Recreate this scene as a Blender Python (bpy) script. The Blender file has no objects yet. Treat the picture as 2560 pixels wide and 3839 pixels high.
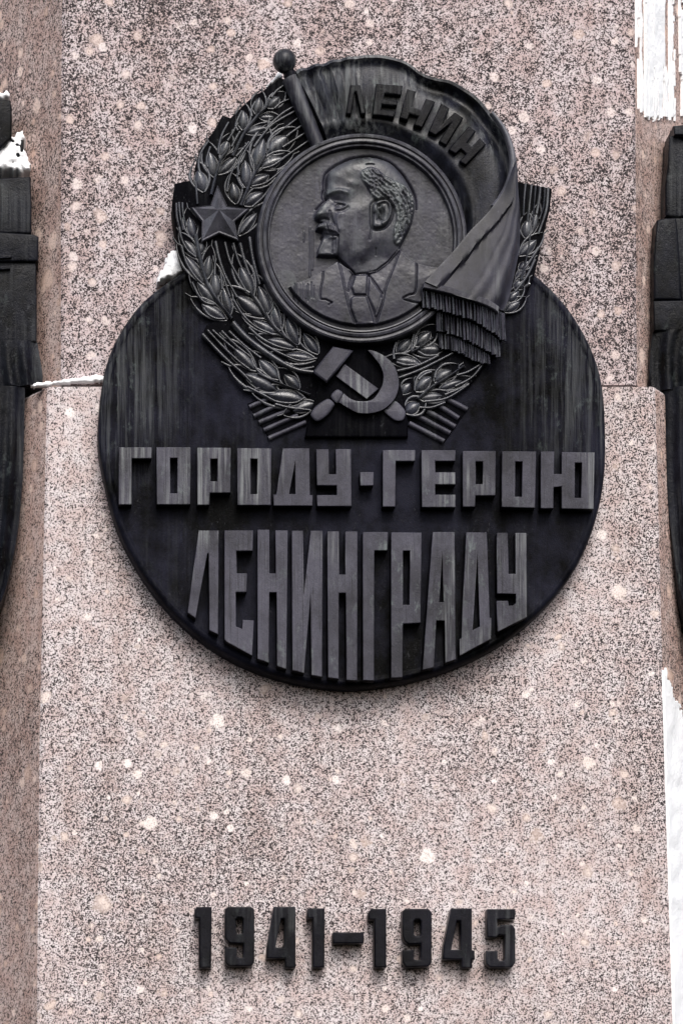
import bpy, bmesh, math, random
import numpy as np
from mathutils import Vector, Matrix

random.seed(7)
rng = np.random.default_rng(7)
scene = bpy.context.scene
COL = scene.collection

# ------------------------------------------------------------------ units
# traced in photograph pixels (2560 x 3839) on the granite's front plane; U metres per pixel
U = 0.0016
Z0 = 4.0                     # height of the lowest visible stone above the ground
DIST = 22.0                  # camera stand-off
TAN_UP, TAN_LEFT = 0.24, 0.09
DP = DIST / U

def P(px, py, h=0.0):
    return Vector(((px - 1280.0) * U, -h * U, Z0 + (3839.0 - py) * U))

# ------------------------------------------------------------------ camera
FH = 3839 * U
ctr = P(1280, 1919.5)
cam_d = bpy.data.cameras.new('camera')
cam = bpy.data.objects.new('camera', cam_d); COL.objects.link(cam)
cam.location = (ctr.x - TAN_LEFT * DIST, -DIST, ctr.z - TAN_UP * DIST)
cam.rotation_euler = (math.radians(90), 0, 0)
cam_d.sensor_fit = 'VERTICAL'; cam_d.sensor_height = 36.0; cam_d.sensor_width = 24.0
cam_d.lens = 36.0 * DIST / FH
cam_d.shift_x = TAN_LEFT * DIST / FH
cam_d.shift_y = TAN_UP * DIST / FH
cam_d.clip_end = 500
scene.camera = cam

# ------------------------------------------------------------------ sky + sun (overcast winter day)
SUN_EL, SUN_AZ = math.radians(46), math.radians(7)     # azimuth measured from straight in front of the wall
w = bpy.data.worlds.new('World'); scene.world = w; w.use_nodes = True
wn = w.node_tree.nodes; wl = w.node_tree.links
sky = wn.new('ShaderNodeTexSky'); sky.sky_type = 'NISHITA'; sky.sun_disc = False
sky.sun_elevation = SUN_EL; sky.sun_rotation = math.radians(180) - SUN_AZ
sky.air_density = 1.0; sky.dust_density = 4.0; sky.ozone_density = 1.0
hs = wn.new('ShaderNodeHueSaturation'); hs.inputs['Saturation'].default_value = 0.55
wl.new(sky.outputs[0], hs.inputs['Color'])
wl.new(hs.outputs[0], wn['Background'].inputs[0])
wn['Background'].inputs[1].default_value = 0.15
sd = bpy.data.lights.new('sun', 'SUN'); sd.energy = 1.5; sd.angle = math.radians(26); sd.color = (1.0, 0.97, 0.94)
so = bpy.data.objects.new('sun', sd); COL.objects.link(so)
sdir = Vector((math.sin(SUN_AZ) * math.cos(SUN_EL), -math.cos(SUN_AZ) * math.cos(SUN_EL), math.sin(SUN_EL)))
so.location = ctr + sdir * 30
so.rotation_euler = sdir.to_track_quat('Z', 'Y').to_euler()

scene.view_settings.view_transform = 'Standard'
scene.view_settings.look = 'None'
scene.view_settings.exposure = 0.54
scene.view_settings.gamma = 1.0
scene.view_settings.use_curve_mapping = False

# ------------------------------------------------------------------ materials
class NT:
    def __init__(s, name):
        m = bpy.data.materials.new(name); m.use_nodes = True
        s.m = m; s.n = m.node_tree.nodes; s.l = m.node_tree.links
        s.b = s.n['Principled BSDF']
        s.geo = s.n.new('ShaderNodeNewGeometry')
    def link(s, a, b): s.l.new(a, b)
    def pos(s, sc):
        v = s.n.new('ShaderNodeVectorMath'); v.operation = 'MULTIPLY'
        s.link(s.geo.outputs['Position'], v.inputs[0]); v.inputs[1].default_value = sc
        return v.outputs[0]
    def noise(s, sc, detail=3, rough=0.55, dist=0.0, k=1.0):
        t = s.n.new('ShaderNodeTexNoise'); s.link(s.pos(sc), t.inputs['Vector'])
        t.inputs['Scale'].default_value = k; t.inputs['Detail'].default_value = detail
        t.inputs['Roughness'].default_value = rough; t.inputs['Distortion'].default_value = dist
        return t.outputs['Fac']
    def ramp(s, fac, a, b, lo=0.0, hi=1.0, clamp=True):
        r = s.n.new('ShaderNodeMapRange'); r.inputs['From Min'].default_value = a; r.inputs['From Max'].default_value = b
        r.inputs['To Min'].default_value = lo; r.inputs['To Max'].default_value = hi; r.clamp = clamp
        s.link(fac, r.inputs['Value']); return r.outputs[0]
    def math(s, op, a, b=None):
        t = s.n.new('ShaderNodeMath'); t.operation = op
        for i, v in enumerate((a, b)):
            if v is None: continue
            if isinstance(v, (int, float)): t.inputs[i].default_value = v
            else: s.link(v, t.inputs[i])
        return t.outputs[0]
    def mix(s, fac, a, b, mode='MIX'):
        t = s.n.new('ShaderNodeMix'); t.data_type = 'RGBA'; t.blend_type = mode
        for sock, v in ((t.inputs['Factor'], fac), (t.inputs[6], a), (t.inputs[7], b)):
            if isinstance(v, (int, float)): sock.default_value = v
            elif isinstance(v, tuple): sock.default_value = (*v, 1.0) if len(v) == 3 else v
            else: s.link(v, sock)
        return t.outputs[2]
    def bump(s, h, strength, dist):
        t = s.n.new('ShaderNodeBump'); t.inputs['Strength'].default_value = strength
        t.inputs['Distance'].default_value = dist; s.link(h, t.inputs['Height'])
        s.link(t.outputs[0], s.b.inputs['Normal'])

def bronze(name, base, streak=0.5, patina=0.3, rough=0.5, drips=0.4, metal=0.0, spec=0.14, mott=(0.55, 1.5), flank=False, bmp=0.55, wear=0.0):
    t = NT(name)
    big = t.noise((1.6, 1.6, 1.2), 4, 0.6)
    med = t.noise((9, 9, 6), 5, 0.65)
    fine = t.noise((130, 130, 110), 3, 0.6)
    m = t.math('ADD', t.math('MULTIPLY', big, 0.5), t.math('MULTIPLY', t.noise((6.5, 6.5, 4.5), 6, 0.7), 0.5))
    f = t.ramp(m, 0.41, 0.59, mott[0], mott[1])
    f = t.math('MULTIPLY', f, t.ramp(fine, 0.25, 0.75, 0.75, 1.25))
    g = t.n.new('ShaderNodeCombineColor')
    for i in range(3): t.link(f, g.inputs[i])
    c = t.mix(1.0, base, g.outputs[0], 'MULTIPLY')
    # pale run-off streaks
    st = t.noise((34, 34, 1.1), 4, 0.7)
    where = t.ramp(t.noise((2.6, 2.6, 1.6), 2, 0.5), 0.49, 0.60)
    if flank:      # run-off from the plaque's shoulders
        sx_ = t.n.new('ShaderNodeSeparateXYZ'); t.link(t.geo.outputs['Position'], sx_.inputs[0])
        fx = t.ramp(t.math('ABSOLUTE', t.math('SUBTRACT', sx_.outputs[0], 0.05)), 0.85, 1.25)
        fx = t.math('MULTIPLY', fx, t.ramp(sx_.outputs[2], 7.1, 7.6))
        where = t.math('MAXIMUM', t.math('MULTIPLY', where, 0.12), fx)
    sm = t.math('MULTIPLY', t.ramp(st, 0.46, 0.66), where)
    c = t.mix(t.math('MULTIPLY', sm, streak), c, (0.19, 0.20, 0.205))
    # verdigris blotches
    pt = t.math('MULTIPLY', t.ramp(t.noise((14, 14, 8), 6, 0.75), 0.56, 0.72), (where if flank else t.ramp(t.noise((1.1, 1.1, 1.3), 2), 0.46, 0.62)))
    c = t.mix(t.math('MULTIPLY', pt, patina), c, (0.17, 0.205, 0.195))
    av = t.n.new('ShaderNodeAttribute'); av.attribute_name = 'verdigris'
    c = t.mix(t.math('MULTIPLY', t.math('MULTIPLY', av.outputs['Fac'], t.ramp(t.noise((12, 12, 9), 3, 0.6), 0.36, 0.62)), 0.75), c, (0.125, 0.14, 0.14))
    # dark narrow drip lines
    dl = t.noise((22, 22, 0.45), 2, 0.5, 0.15)
    line = t.math('SUBTRACT', 1.0, t.ramp(t.math('ABSOLUTE', t.math('SUBTRACT', dl, 0.5)), 0.0, 0.014))
    line = t.math('MULTIPLY', line, t.ramp(t.noise((1.7, 1.7, 0.9), 2), 0.48, 0.56))
    c = t.mix(t.math('MULTIPLY', line, drips), c, (0.004, 0.004, 0.006))
    if wear:       # arrises rubbed bright
        pw = t.math('MULTIPLY', t.ramp(t.geo.outputs['Pointiness'], 0.515, 0.60), t.ramp(t.noise((17, 17, 12), 4, 0.7), 0.38, 0.62))
        c = t.mix(t.math('MULTIPLY', pw, wear), c, (0.17, 0.175, 0.19))
    # scuffs
    sc_ = t.math('MULTIPLY', t.ramp(t.noise((48, 48, 30), 5, 0.75), 0.60, 0.72), t.ramp(t.noise((4, 4, 3), 2), 0.48, 0.62))
    c = t.mix(t.math('MULTIPLY', sc_, 0.35 if not flank else 0.22), c, (0.16, 0.165, 0.18))
    t.link(c, t.b.inputs['Base Color'])
    t.link(t.ramp(med, 0.3, 0.7, rough - 0.1, rough + 0.15), t.b.inputs['Roughness'])
    t.b.inputs['Metallic'].default_value = metal
    t.b.inputs['Specular IOR Level'].default_value = spec
    t.bump(t.math('ADD', t.math('MULTIPLY', fine, 0.3), med), bmp, 0.009)
    return t.m

M_FACE = bronze('bronze_worn_face', (0.038, 0.037, 0.050), streak=0.80, patina=0.65, rough=0.42, drips=0.6, spec=0.2, mott=(0.5, 1.45))
M_STAR = bronze('bronze_star', (0.060, 0.060, 0.074), streak=0.2, patina=0.3, rough=0.30, drips=0.0, spec=0.5, mott=(0.6, 1.5))
M_DISC = bronze('bronze_dark_field', (0.0028, 0.0029, 0.0050), streak=0.26, patina=0.34, rough=0.4, drips=0.8, spec=0.035, mott=(0.08, 3.8), flank=True, bmp=0.8)
M_WREATH = bronze('bronze_wreath', (0.016, 0.017, 0.024), streak=0.35, patina=0.7, rough=0.24, drips=0.0, spec=0.6, mott=(0.25, 1.9), wear=0.25)
M_BACK = bronze('bronze_wreath_ground', (0.0014, 0.0014, 0.0024), streak=0.03, patina=0.05, rough=0.6, drips=0.0, spec=0.02)
M_FIELD = bronze('bronze_medallion', (0.021, 0.0205, 0.030), streak=0.36, patina=0.45, rough=0.34, drips=0.7, spec=0.3, mott=(0.4, 1.7), bmp=0.2, wear=0.5)
M_BANNER = bronze('bronze_banner', (0.0065, 0.007, 0.011), streak=0.55, patina=0.5, rough=0.32, drips=0.5, spec=0.22, mott=(0.1, 2.9), wear=0.3)
M_DIGIT = bronze('bronze_numeral', (0.0034, 0.0033, 0.0054), streak=0.14, patina=0.12, rough=0.30, drips=0.9, spec=0.10, mott=(0.3, 2.0))
M_SIDE = bronze('bronze_shaded_side', (0.0026, 0.0026, 0.0040), streak=0.06, patina=0.05, rough=0.5, drips=0.0, spec=0.04)  # near-black colour stands in for shade on raised sides and in gaps
M_FIG = bronze('bronze_figure', (0.0020, 0.0022, 0.0036), streak=0.16, patina=0.34, rough=0.28, drips=0.9, spec=0.10, mott=(0.05, 3.8), bmp=1.0)

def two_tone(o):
    """worn bright front, sides coloured near-black to paint the shade between raised shapes"""
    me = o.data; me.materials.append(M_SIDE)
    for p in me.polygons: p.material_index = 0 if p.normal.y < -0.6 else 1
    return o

def granite(name='granite', shift=0.0, tint=None):
    t = NT(name)
    wob = t.noise((22, 22, 22), 3, 0.6)
    n1 = t.noise((112, 112, 112), 2.2, 0.62, 0.7)
    n2 = t.noise((44, 44, 44), 2, 0.5, 0.5)
    m = t.math('ADD', t.math('MULTIPLY', n1, 0.72), t.math('MULTIPLY', n2, 0.28))
    regional = t.math('MULTIPLY', t.math('SUBTRACT', t.noise((0.9, 0.9, 0.55), 4, 0.6), 0.5), 0.17)
    m = t.math('ADD', t.math('ADD', m, regional), shift)
    light = t.mix(t.ramp(t.noise((9, 9, 9), 3), 0.38, 0.62), (0.53, 0.43, 0.415), (0.62, 0.565, 0.57))
    mid = t.mix(t.ramp(wob, 0.4, 0.6), (0.21, 0.165, 0.16), (0.29, 0.245, 0.25))
    c = t.mix(t.ramp(m, 0.490, 0.520), mid, light)
    c = t.mix(t.ramp(m, 0.484, 0.455), c, (0.016, 0.012, 0.014))
    # rounded feldspar ovoids, sparse, several sizes, some with a dark reaction rim
    for sc, rad, thr in ((3.1, 0.22, 0.55), (5.2, 0.25, 0.48), (9.5, 0.30, 0.55)):
        warp = t.n.new('ShaderNodeTexNoise'); t.link(t.pos((sc * 3.0,) * 3), warp.inputs['Vector']); warp.inputs['Scale'].default_value = 1
        wv = t.n.new('ShaderNodeVectorMath'); wv.operation = 'MULTIPLY_ADD'
        t.link(warp.outputs['Color'], wv.inputs[0]); wv.inputs[1].default_value = (0.30,) * 3
        t.link(t.pos((sc,) * 3), wv.inputs[2])
        v = t.n.new('ShaderNodeTexVoronoi'); t.link(wv.outputs[0], v.inputs['Vector']); v.inputs['Scale'].default_value = 1.0
        sep = t.n.new('ShaderNodeSeparateColor'); t.link(v.outputs['Color'], sep.inputs[0])
        r = t.math('MULTIPLY', t.ramp(sep.outputs[1], 0, 1, 0.45, 1.2), rad)
        d = t.math('DIVIDE', t.math('ADD', v.outputs['Distance'], t.math('MULTIPLY', t.math('SUBTRACT', n2, 0.5), 0.10)), r)
        on = t.ramp(sep.outputs[0], thr, thr + 0.01)
        inside = t.math('MULTIPLY', t.ramp(d, 1.02, 0.74), on)
        ring = t.math('MULTIPLY', t.math('MULTIPLY', t.ramp(d, 0.62, 0.74), t.ramp(d, 0.90, 0.80)), t.math('MULTIPLY', on, t.ramp(sep.outputs[2], 0.45, 0.55)))
        tone = t.mix(sep.outputs[2], (0.82, 0.76, 0.74), (0.68, 0.56, 0.50))
        oc = t.mix(t.ramp(n1, 0.34, 0.46), (0.36, 0.27, 0.25), tone)
        c = t.mix(t.math('MULTIPLY', inside, 0.82), c, oc)
        c = t.mix(t.math('MULTIPLY', ring, 0.45), c, (0.24, 0.18, 0.165))
    # damp brownish stains running down
    st = t.math('MULTIPLY', t.ramp(t.noise((3.2, 3.2, 0.7), 5, 0.65), 0.5, 0.68), 0.6)
    c = t.mix(st, c, t.mix(1.0, c, (0.75, 0.68, 0.64), 'MULTIPLY'))
    if tint: c = t.mix(1.0, c, tint, 'MULTIPLY')
    t.link(c, t.b.inputs['Base Color'])
    t.b.inputs['Roughness'].default_value = 0.7
    t.b.inputs['Specular IOR Level'].default_value = 0.25
    t.bump(n1, 0.25, 0.004)
    return t.m
M_GRANITE = granite('granite_lower', 0.004)
M_GRANITE_UP = granite('granite_upper', -0.012, (0.86, 0.83, 0.84))
M_GRANITE_FL = granite('granite_weathered_flank', 0.016, (1.0, 0.87, 0.79))

def snow():
    t = NT('snow')
    t.b.inputs['Base Color'].default_value = (0.90, 0.91, 0.93, 1)
    t.b.inputs['Roughness'].default_value = 0.8
    t.bump(t.noise((60, 60, 60), 4, 0.6), 0.5, 0.01)
    return t.m
M_SNOW = snow()

# ------------------------------------------------------------------ tracing helpers
CROPS = {'A': (600, 150, 1.96), 'B': (1200, 150, 1.7422), 'C': (960, 480, 1.9122), 'D': (600, 850, 1.96), 'E': (1300, 900, 1.96),
         'F': (360, 1620, 1.568), 'G': (1300, 1620, 1.568), 'K': (700, 3360, 2.45), 'L': (1340, 3360, 2.45), 'M': (640, 280, 2.6133),
         'N': (640, 840, 3.136), 'O': (760, 1240, 2.6133), 'Q': (1420, 1140, 3.136), 'R': (1140, 560, 3.4087), 'T': (1040, 900, 2.3758),
         'V': (1240, 160, 2.1778), 'UU': (1560, 640, 2.9037), 'W': (340, 1000, 1.96), 'X': (1700, 1000, 2.45), 'Y': (1120, 1280, 3.4087),
         'I': (0, 0, 1.568), 'J': (0, 1300, 1.568), 'RA': (2100, 0, 1.5674), 'RB': (2100, 1300, 1.5674), 'Z': (0, 0, 0.6125)}
def cv(c, pts):
    ox, oy, s = CROPS[c]
    return [(ox + x / s, oy + y / s) for x, y in pts]
CAMX, CAMY = 1280 - TAN_LEFT * DP, 1919.5 + TAN_UP * DP
def settle(px, py, h):
    """in-plane shift that a thing standing h proud of the stone needs to be seen where it was traced (one shift per thing)"""
    return (-(px - CAMX) * h / DP, -(py - CAMY) * h / DP)
def settled(pts, h):
    cx = sum(p[0] for p in pts) / len(pts); cy = sum(p[1] for p in pts) / len(pts)
    dx, dy = settle(cx, cy, h)
    return [(x + dx, y + dy) for x, y in pts]
def moved(pts, d): return [(x + d[0], y + d[1]) for x, y in pts]

def crom(pts, n=6, closed=False):
    out = []; N = len(pts)
    rngi = range(N) if closed else range(N - 1)
    for i in rngi:
        if closed: p0, p1, p2, p3 = pts[(i - 1) % N], pts[i], pts[(i + 1) % N], pts[(i + 2) % N]
        else: p0, p1, p2, p3 = pts[max(i - 1, 0)], pts[i], pts[i + 1], pts[min(i + 2, N - 1)]
        for k in range(n):
            t = k / n
            out.append(tuple(0.5 * ((2 * b) + (-a + c) * t + (2 * a - 5 * b + 4 * c - d) * t * t + (-a + 3 * b - 3 * c + d) * t ** 3)
                             for a, b, c, d in zip(p0, p1, p2, p3)))
    if not closed: out.append(tuple(pts[-1]))
    return out

# ------------------------------------------------------------------ object helpers
def empty(name, loc):
    o = bpy.data.objects.new(name, None); o.empty_display_size = 0.1; COL.objects.link(o); o.location = loc; return o
def tag(o, label, cat, group=None, kind=None):
    o['label'] = label; o['category'] = cat
    if group: o['group'] = group
    if kind: o['kind'] = kind
    return o
def world_loc(o):
    v = Vector(o.location)
    while o.parent: o = o.parent; v = v + o.location
    return v
def add(name, me, mat, parent=None, origin=None, smooth=None):
    """link a mesh given in world coordinates; its origin moves to `origin`"""
    if origin is None:
        co = np.empty(len(me.vertices) * 3); me.vertices.foreach_get('co', co); co = co.reshape(-1, 3)
        origin = Vector(((co[:, 0].min() + co[:, 0].max()) / 2, co[:, 1].max(), co[:, 2].min()))
    me.transform(Matrix.Translation(-origin))
    if smooth is not None:
        me.shade_smooth()
        me.set_sharp_from_angle(angle=math.radians(smooth))
    me.materials.clear(); me.materials.append(mat)
    o = bpy.data.objects.new(name, me); COL.objects.link(o)
    if parent is not None:
        o.parent = parent; o.location = origin - world_loc(parent)
    else: o.location = origin
    return o
def mesh(name, verts, faces):
    me = bpy.data.meshes.new(name); me.from_pydata([tuple(v) for v in verts], [], faces); me.update(); return me

def slab(name, outer, holes, h0, h1, bevel=3.0, res=0):
    """a traced outline cast between heights h0 and h1 with bevelled edges"""
    cu = bpy.data.curves.new(name, 'CURVE'); cu.dimensions = '2D'; cu.fill_mode = 'BOTH'
    for loop in [outer] + list(holes):
        sp = cu.splines.new('POLY'); sp.points.add(len(loop) - 1); sp.use_cyclic_u = True
        for p, (x, y) in zip(sp.points, loop): p.co = ((x - 1280) * U, Z0 + (3839 - y) * U, 0, 1)
    b = bevel * U
    cu.bevel_depth = b; cu.bevel_resolution = res; cu.offset = -b
    cu.extrude = max((h1 - h0) * U / 2 - b, 1e-4)
    ob = bpy.data.objects.new('tmp', cu); COL.objects.link(ob)
    dg = bpy.context.evaluated_depsgraph_get(); dg.update()
    me = bpy.data.meshes.new_from_object(ob.evaluated_get(dg))
    bpy.data.objects.remove(ob); bpy.data.curves.remove(cu)
    mid = -(h0 + h1) / 2 * U
    n = len(me.vertices); co = np.empty(n * 3); me.vertices.foreach_get('co', co); co = co.reshape(-1, 3)
    out = np.stack([co[:, 0], mid - co[:, 2], co[:, 1]], 1)
    me.vertices.foreach_set('co', out.ravel()); me.name = name; me.update()
    bm = bmesh.new(); bm.from_mesh(me); bmesh.ops.remove_doubles(bm, verts=bm.verts, dist=1e-5)
    bmesh.ops.recalc_face_normals(bm, faces=bm.faces); bm.to_mesh(me); bm.free()
    return me

def loft(name, rows, close_back=None):
    """rows of (px,py,h); optional skirt down to height close_back all round"""
    R, Cn = len(rows), len(rows[0])
    V = [P(*p) for r in rows for p in r]; F = []
    for i in range(R - 1):
        for j in range(Cn - 1):
            a = i * Cn + j; F.append((a, a + 1, a + Cn + 1, a + Cn))
    if close_back is not None:
        ring = [j for j in range(Cn)] + [i * Cn + Cn - 1 for i in range(1, R)] + [(R - 1) * Cn + j for j in range(Cn - 2, -1, -1)] + [i * Cn for i in range(R - 2, 0, -1)]
        flat = [p for r in rows for p in r]
        b0 = len(V)
        for k in ring: V.append(P(flat[k][0], flat[k][1], close_back))
        for k in range(len(ring)):
            k2 = (k + 1) % len(ring); F.append((ring[k], b0 + k, b0 + k2, ring[k2]))
        F.append(tuple(range(b0 + len(ring) - 1, b0 - 1, -1)))
    me = mesh(name, V, F)
    bm = bmesh.new(); bm.from_mesh(me); bmesh.ops.recalc_face_normals(bm, faces=bm.faces)
    # make the front look at the camera
    fr = [f for f in bm.faces if f.index < (R - 1) * (Cn - 1)] if False else None
    bm.to_mesh(me); bm.free()
    return me

def strip(name, pts, h, wid, ht, taper=(1, 1), nsec=7, n=5):
    """half-round bead of width wid and height ht along a traced line, tapering at the ends"""
    path = crom(pts, n); L = len(path); V = []; F = []
    for i, (x, y) in enumerate(path):
        a = path[max(i - 1, 0)]; b = path[min(i + 1, L - 1)]
        dx, dy = b[0] - a[0], b[1] - a[1]; l = math.hypot(dx, dy) or 1; nx, ny = -dy / l, dx / l
        t = i / (L - 1); k = taper[0] + (taper[1] - taper[0]) * t
        for j in range(nsec):
            th = math.pi * j / (nsec - 1)
            V.append(P(x + nx * math.cos(th) * wid / 2 * k, y + ny * math.cos(th) * wid / 2 * k, h + (math.sin(th) * ht * (0.4 + 0.6 * k)) - (6 if j in (0, nsec - 1) else 0)))
    for i in range(L - 1):
        for j in range(nsec - 1):
            a = i * nsec + j; F.append((a, a + nsec, a + nsec + 1, a + 1))
    F.append(tuple(range(nsec))); F.append(tuple(range((L - 1) * nsec + nsec - 1, (L - 1) * nsec - 1, -1)))
    me = mesh(name, V, F)
    bm = bmesh.new(); bm.from_mesh(me); bmesh.ops.recalc_face_normals(bm, faces=bm.faces); bm.to_mesh(me); bm.free()
    return me

# ------------------------------------------------------------------ numpy tools for modelled relief
def polydist(X, Y, pts, closed=False):
    d = np.full(X.shape, 1e9); n = len(pts)
    for i in range(n if closed else n - 1):
        ax, ay = pts[i]; bx, by = pts[(i + 1) % n]
        vx, vy = bx - ax, by - ay; L2 = vx * vx + vy * vy + 1e-9
        t = np.clip(((X - ax) * vx + (Y - ay) * vy) / L2, 0, 1)
        d = np.minimum(d, np.hypot(X - ax - t * vx, Y - ay - t * vy))
    return d
def inside(X, Y, pts):
    r = np.zeros(X.shape, bool); n = len(pts)
    for i in range(n):
        ax, ay = pts[i]; bx, by = pts[(i + 1) % n]
        c = ((ay > Y) != (by > Y))
        with np.errstate(divide='ignore', invalid='ignore'):
            xi = (bx - ax) * (Y - ay) / (by - ay + 1e-12) + ax
        r ^= c & (X < xi)
    return r
def sdist(X, Y, pts):
    d = polydist(X, Y, pts, True); return np.where(inside(X, Y, pts), d, -d)
def sstep(x, a, b):
    t = np.clip((x - a) / (b - a), 0, 1); return t * t * (3 - 2 * t)
def vnoise(X, Y, s, seed=0):
    r = np.random.default_rng(seed); G = r.random((256, 256))
    x, y = X / s, Y / s; xi, yi = np.floor(x).astype(int), np.floor(y).astype(int)
    fx, fy = x - xi, y - yi; fx = fx * fx * (3 - 2 * fx); fy = fy * fy * (3 - 2 * fy)
    g = lambda a, b: G[a % 256, b % 256]
    return (g(xi, yi) * (1 - fx) + g(xi + 1, yi) * fx) * (1 - fy) + (g(xi, yi + 1) * (1 - fx) + g(xi + 1, yi + 1) * fx) * fy - 0.5

def blob(name, poly, h, amp, step=5, rough=0.5, edge=22, seed=1, h_back=None):
    """a lump (snow) over a traced outline: swollen in front, flat against what carries it"""
    xs = np.array(poly)
    x0, y0 = xs.min(0) - 2 * step; x1, y1 = xs.max(0) + 2 * step
    gx = np.arange(x0, x1, step); gy = np.arange(y0, y1, step)
    X, Y = np.meshgrid(gx, gy)
    Xn = X + rough * 14 * vnoise(X, Y, 11, seed) * 2; Yn = Y + rough * 14 * vnoise(X, Y, 11, seed + 1) * 2
    d = sdist(Xn, Yn, poly)
    H = h + amp * np.sqrt(np.clip(1 - (1 - np.clip(d / edge, 0, 1)) ** 2, 0, 1)) + amp * 0.35 * vnoise(X, Y, 17, seed + 2)
    keep = d > -0.01
    idx = -np.ones(X.shape, int); V = []; F = []
    for (i, j) in zip(*np.where(keep)): idx[i, j] = len(V); V.append(P(X[i, j], Y[i, j], H[i, j]))
    for i in range(X.shape[0] - 1):
        for j in range(X.shape[1] - 1):
            q = (idx[i, j], idx[i + 1, j], idx[i + 1, j + 1], idx[i, j + 1])
            if min(q) >= 0: F.append(q)
    if not F: return mesh(name, V, F)
    me = mesh(name, V, F)
    bm = bmesh.new(); bm.from_mesh(me)
    hb = -(h - amp * 0.5 if h_back is None else h_back) * U
    be = [e for e in bm.edges if e.is_boundary]
    r = bmesh.ops.extrude_edge_only(bm, edges=be)
    for v in r['geom']:
        if isinstance(v, bmesh.types.BMVert): v.co.y = hb
    bmesh.ops.delete(bm, geom=[v for v in bm.verts if not v.link_faces], context='VERTS')
    bmesh.ops.recalc_face_normals(bm, faces=bm.faces); bm.to_mesh(me); bm.free()
    return me

# ================================================================== GRANITE
HL, HU = 0.0, -35.0       # front planes of lower and upper block
FLANK = 60
COT = 1 / math.tan(math.radians(FLANK))
def block(name, lvls, hf, parent, mat):
    """prism with battered front; lvls = (py, x left edge, x right edge)"""
    V = []; F = []; c = 7; back = 1500
    for py, xl, xr in lvls:
        V += [P(xl + c, py, hf), P(xr - c, py, hf), P(xr + c * .5, py, hf - c), P(xr + back * COT, py, hf - back), P(xl - back * COT, py, hf - back), P(xl - c * .5, py, hf - c)]
    n = len(lvls)
    for i in range(n - 1):
        for k in range(6):
            a, b = i * 6 + k, i * 6 + (k + 1) % 6; F.append((a, b, b + 6, a + 6))
    F.append((5, 4, 3, 2, 1, 0)); o = (n - 1) * 6; F.append(tuple(range(o, o + 6)))
    me = mesh(name, V, F)
    bm = bmesh.new(); bm.from_mesh(me); bmesh.ops.recalc_face_normals(bm, faces=bm.faces); bm.to_mesh(me); bm.free()
    o = add(name, me, mat, parent); o.data.materials.append(M_GRANITE_FL)
    for p in o.data.polygons: p.material_index = 1 if abs(p.normal.x) > 0.85 else 0
    return o
obel = empty('granite_obelisk', Vector((0, 0.8, 0)))
tag(obel, 'speckled pink grey granite obelisk of stacked blocks behind the bronze plaque', 'obelisk')
# ledge: small inward step just under the top arris of the lower block
block('lower_block', [(Z0 / U + 3839, 105, 2585), (3839, 143, 2520), (2800, 153, 2487), (1457, 181, 2452), (1450, 186, 2447)], HL, obel, M_GRANITE)
block('bed_joint', [(1462, 260, 2362), (1420, 260, 2362)], -95, obel, M_SIDE)
block('upper_block', [(1434, 234, 2389), (700, 233, 2385), (0, 238, 2381), (-4000, 265, 2350)], HU, obel, M_GRANITE_UP)

# ================================================================== PLAQUE
T = 95.0
out_ = cv('W', [(690, 30), (560, 125), (450, 200), (350, 290), (250, 430), (170, 570), (110, 720), (85, 860), (60, 1020), (48, 1200), (52, 1350)])
out_ += cv('F', [(15, 150), (50, 320), (80, 430), (110, 560), (170, 690), (250, 840), (330, 950), (430, 1080), (540, 1180), (640, 1260), (760, 1340), (900, 1410), (1060, 1465), (1220, 1505), (1400, 1525)])
out_ += cv('G', [(0, 1532), (150, 1520), (330, 1495), (500, 1450), (640, 1400), (760, 1345), (880, 1280), (980, 1210), (1080, 1130), (1170, 1040), (1260, 940), (1340, 820), (1410, 680), (1460, 520), (1490, 400), (1510, 250), (1515, 100)])
out_ += cv('X', [(1375, 1250), (1350, 1080), (1300, 860), (1200, 650), (1100, 480), (1020, 370), (920, 250), (800, 140), (720, 75)])
out_ += [(1900, 960), (1650, 880), (1350, 850), (1000, 880), (800, 960)]
disc_out = crom(out_, 4, True)
for _ in range(14):
    disc_out = [tuple(.5 * b + .25 * (a + c) for a, b, c in zip(disc_out[i - 1], disc_out[i], disc_out[(i + 1) % len(disc_out)])) for i in range(len(disc_out))]
xs = [p[0] for p in disc_out]; ys = [p[1] for p in disc_out]
x0, x1, y0, y1 = min(xs), max(xs), min(ys), max(ys)
sx = (x1 - x0 - 8) / (x1 - x0); 
disc_out = [(x0 + (x - x0) * sx, y1 - (y1 - y) * 0.987) for x, y in disc_out]
plaque = empty('round_plaque', P(1320, 2590, 0))
tag(plaque, 'large round dark bronze plaque with two rows of raised block letters', 'plaque')
# plate: slightly domed dish with a rounded rim
def rim_ring(pts, inset):
    n = len(pts); o = []
    for i in range(n):
        a, b = pts[i - 1], pts[(i + 1) % n]; dx, dy = b[0] - a[0], b[1] - a[1]; l = math.hypot(dx, dy)
        o.append((pts[i][0] + dy / l * inset, pts[i][1] - dx / l * inset))
    return o
def area(p): return sum(p[i - 1][0] * p[i][1] - p[i][0] * p[i - 1][1] for i in range(len(p)))
if area(disc_out) > 0: disc_out = disc_out[::-1]
if abs(area(rim_ring(disc_out, 20))) > abs(area(disc_out)): disc_out = disc_out[::-1]
prof = [(0, -36), (0, T - 30), (3, T - 14), (9, T - 5), (17, T - 1), (26, T - 2), (31, T - 7), (38, T - 8)]
V = []; F = []; n = len(disc_out)
for ins, h in prof:
    V += [P(x, y, h) for x, y in rim_ring(disc_out, ins)]
for k in range(len(prof) - 1):
    for i in range(n):
        a, b = k * n + i, k * n + (i + 1) % n; F.append((a, b, b + n, a + n))
o_ = (len(prof) - 1) * n; F.append(tuple(range(o_, o_ + n)))
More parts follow.
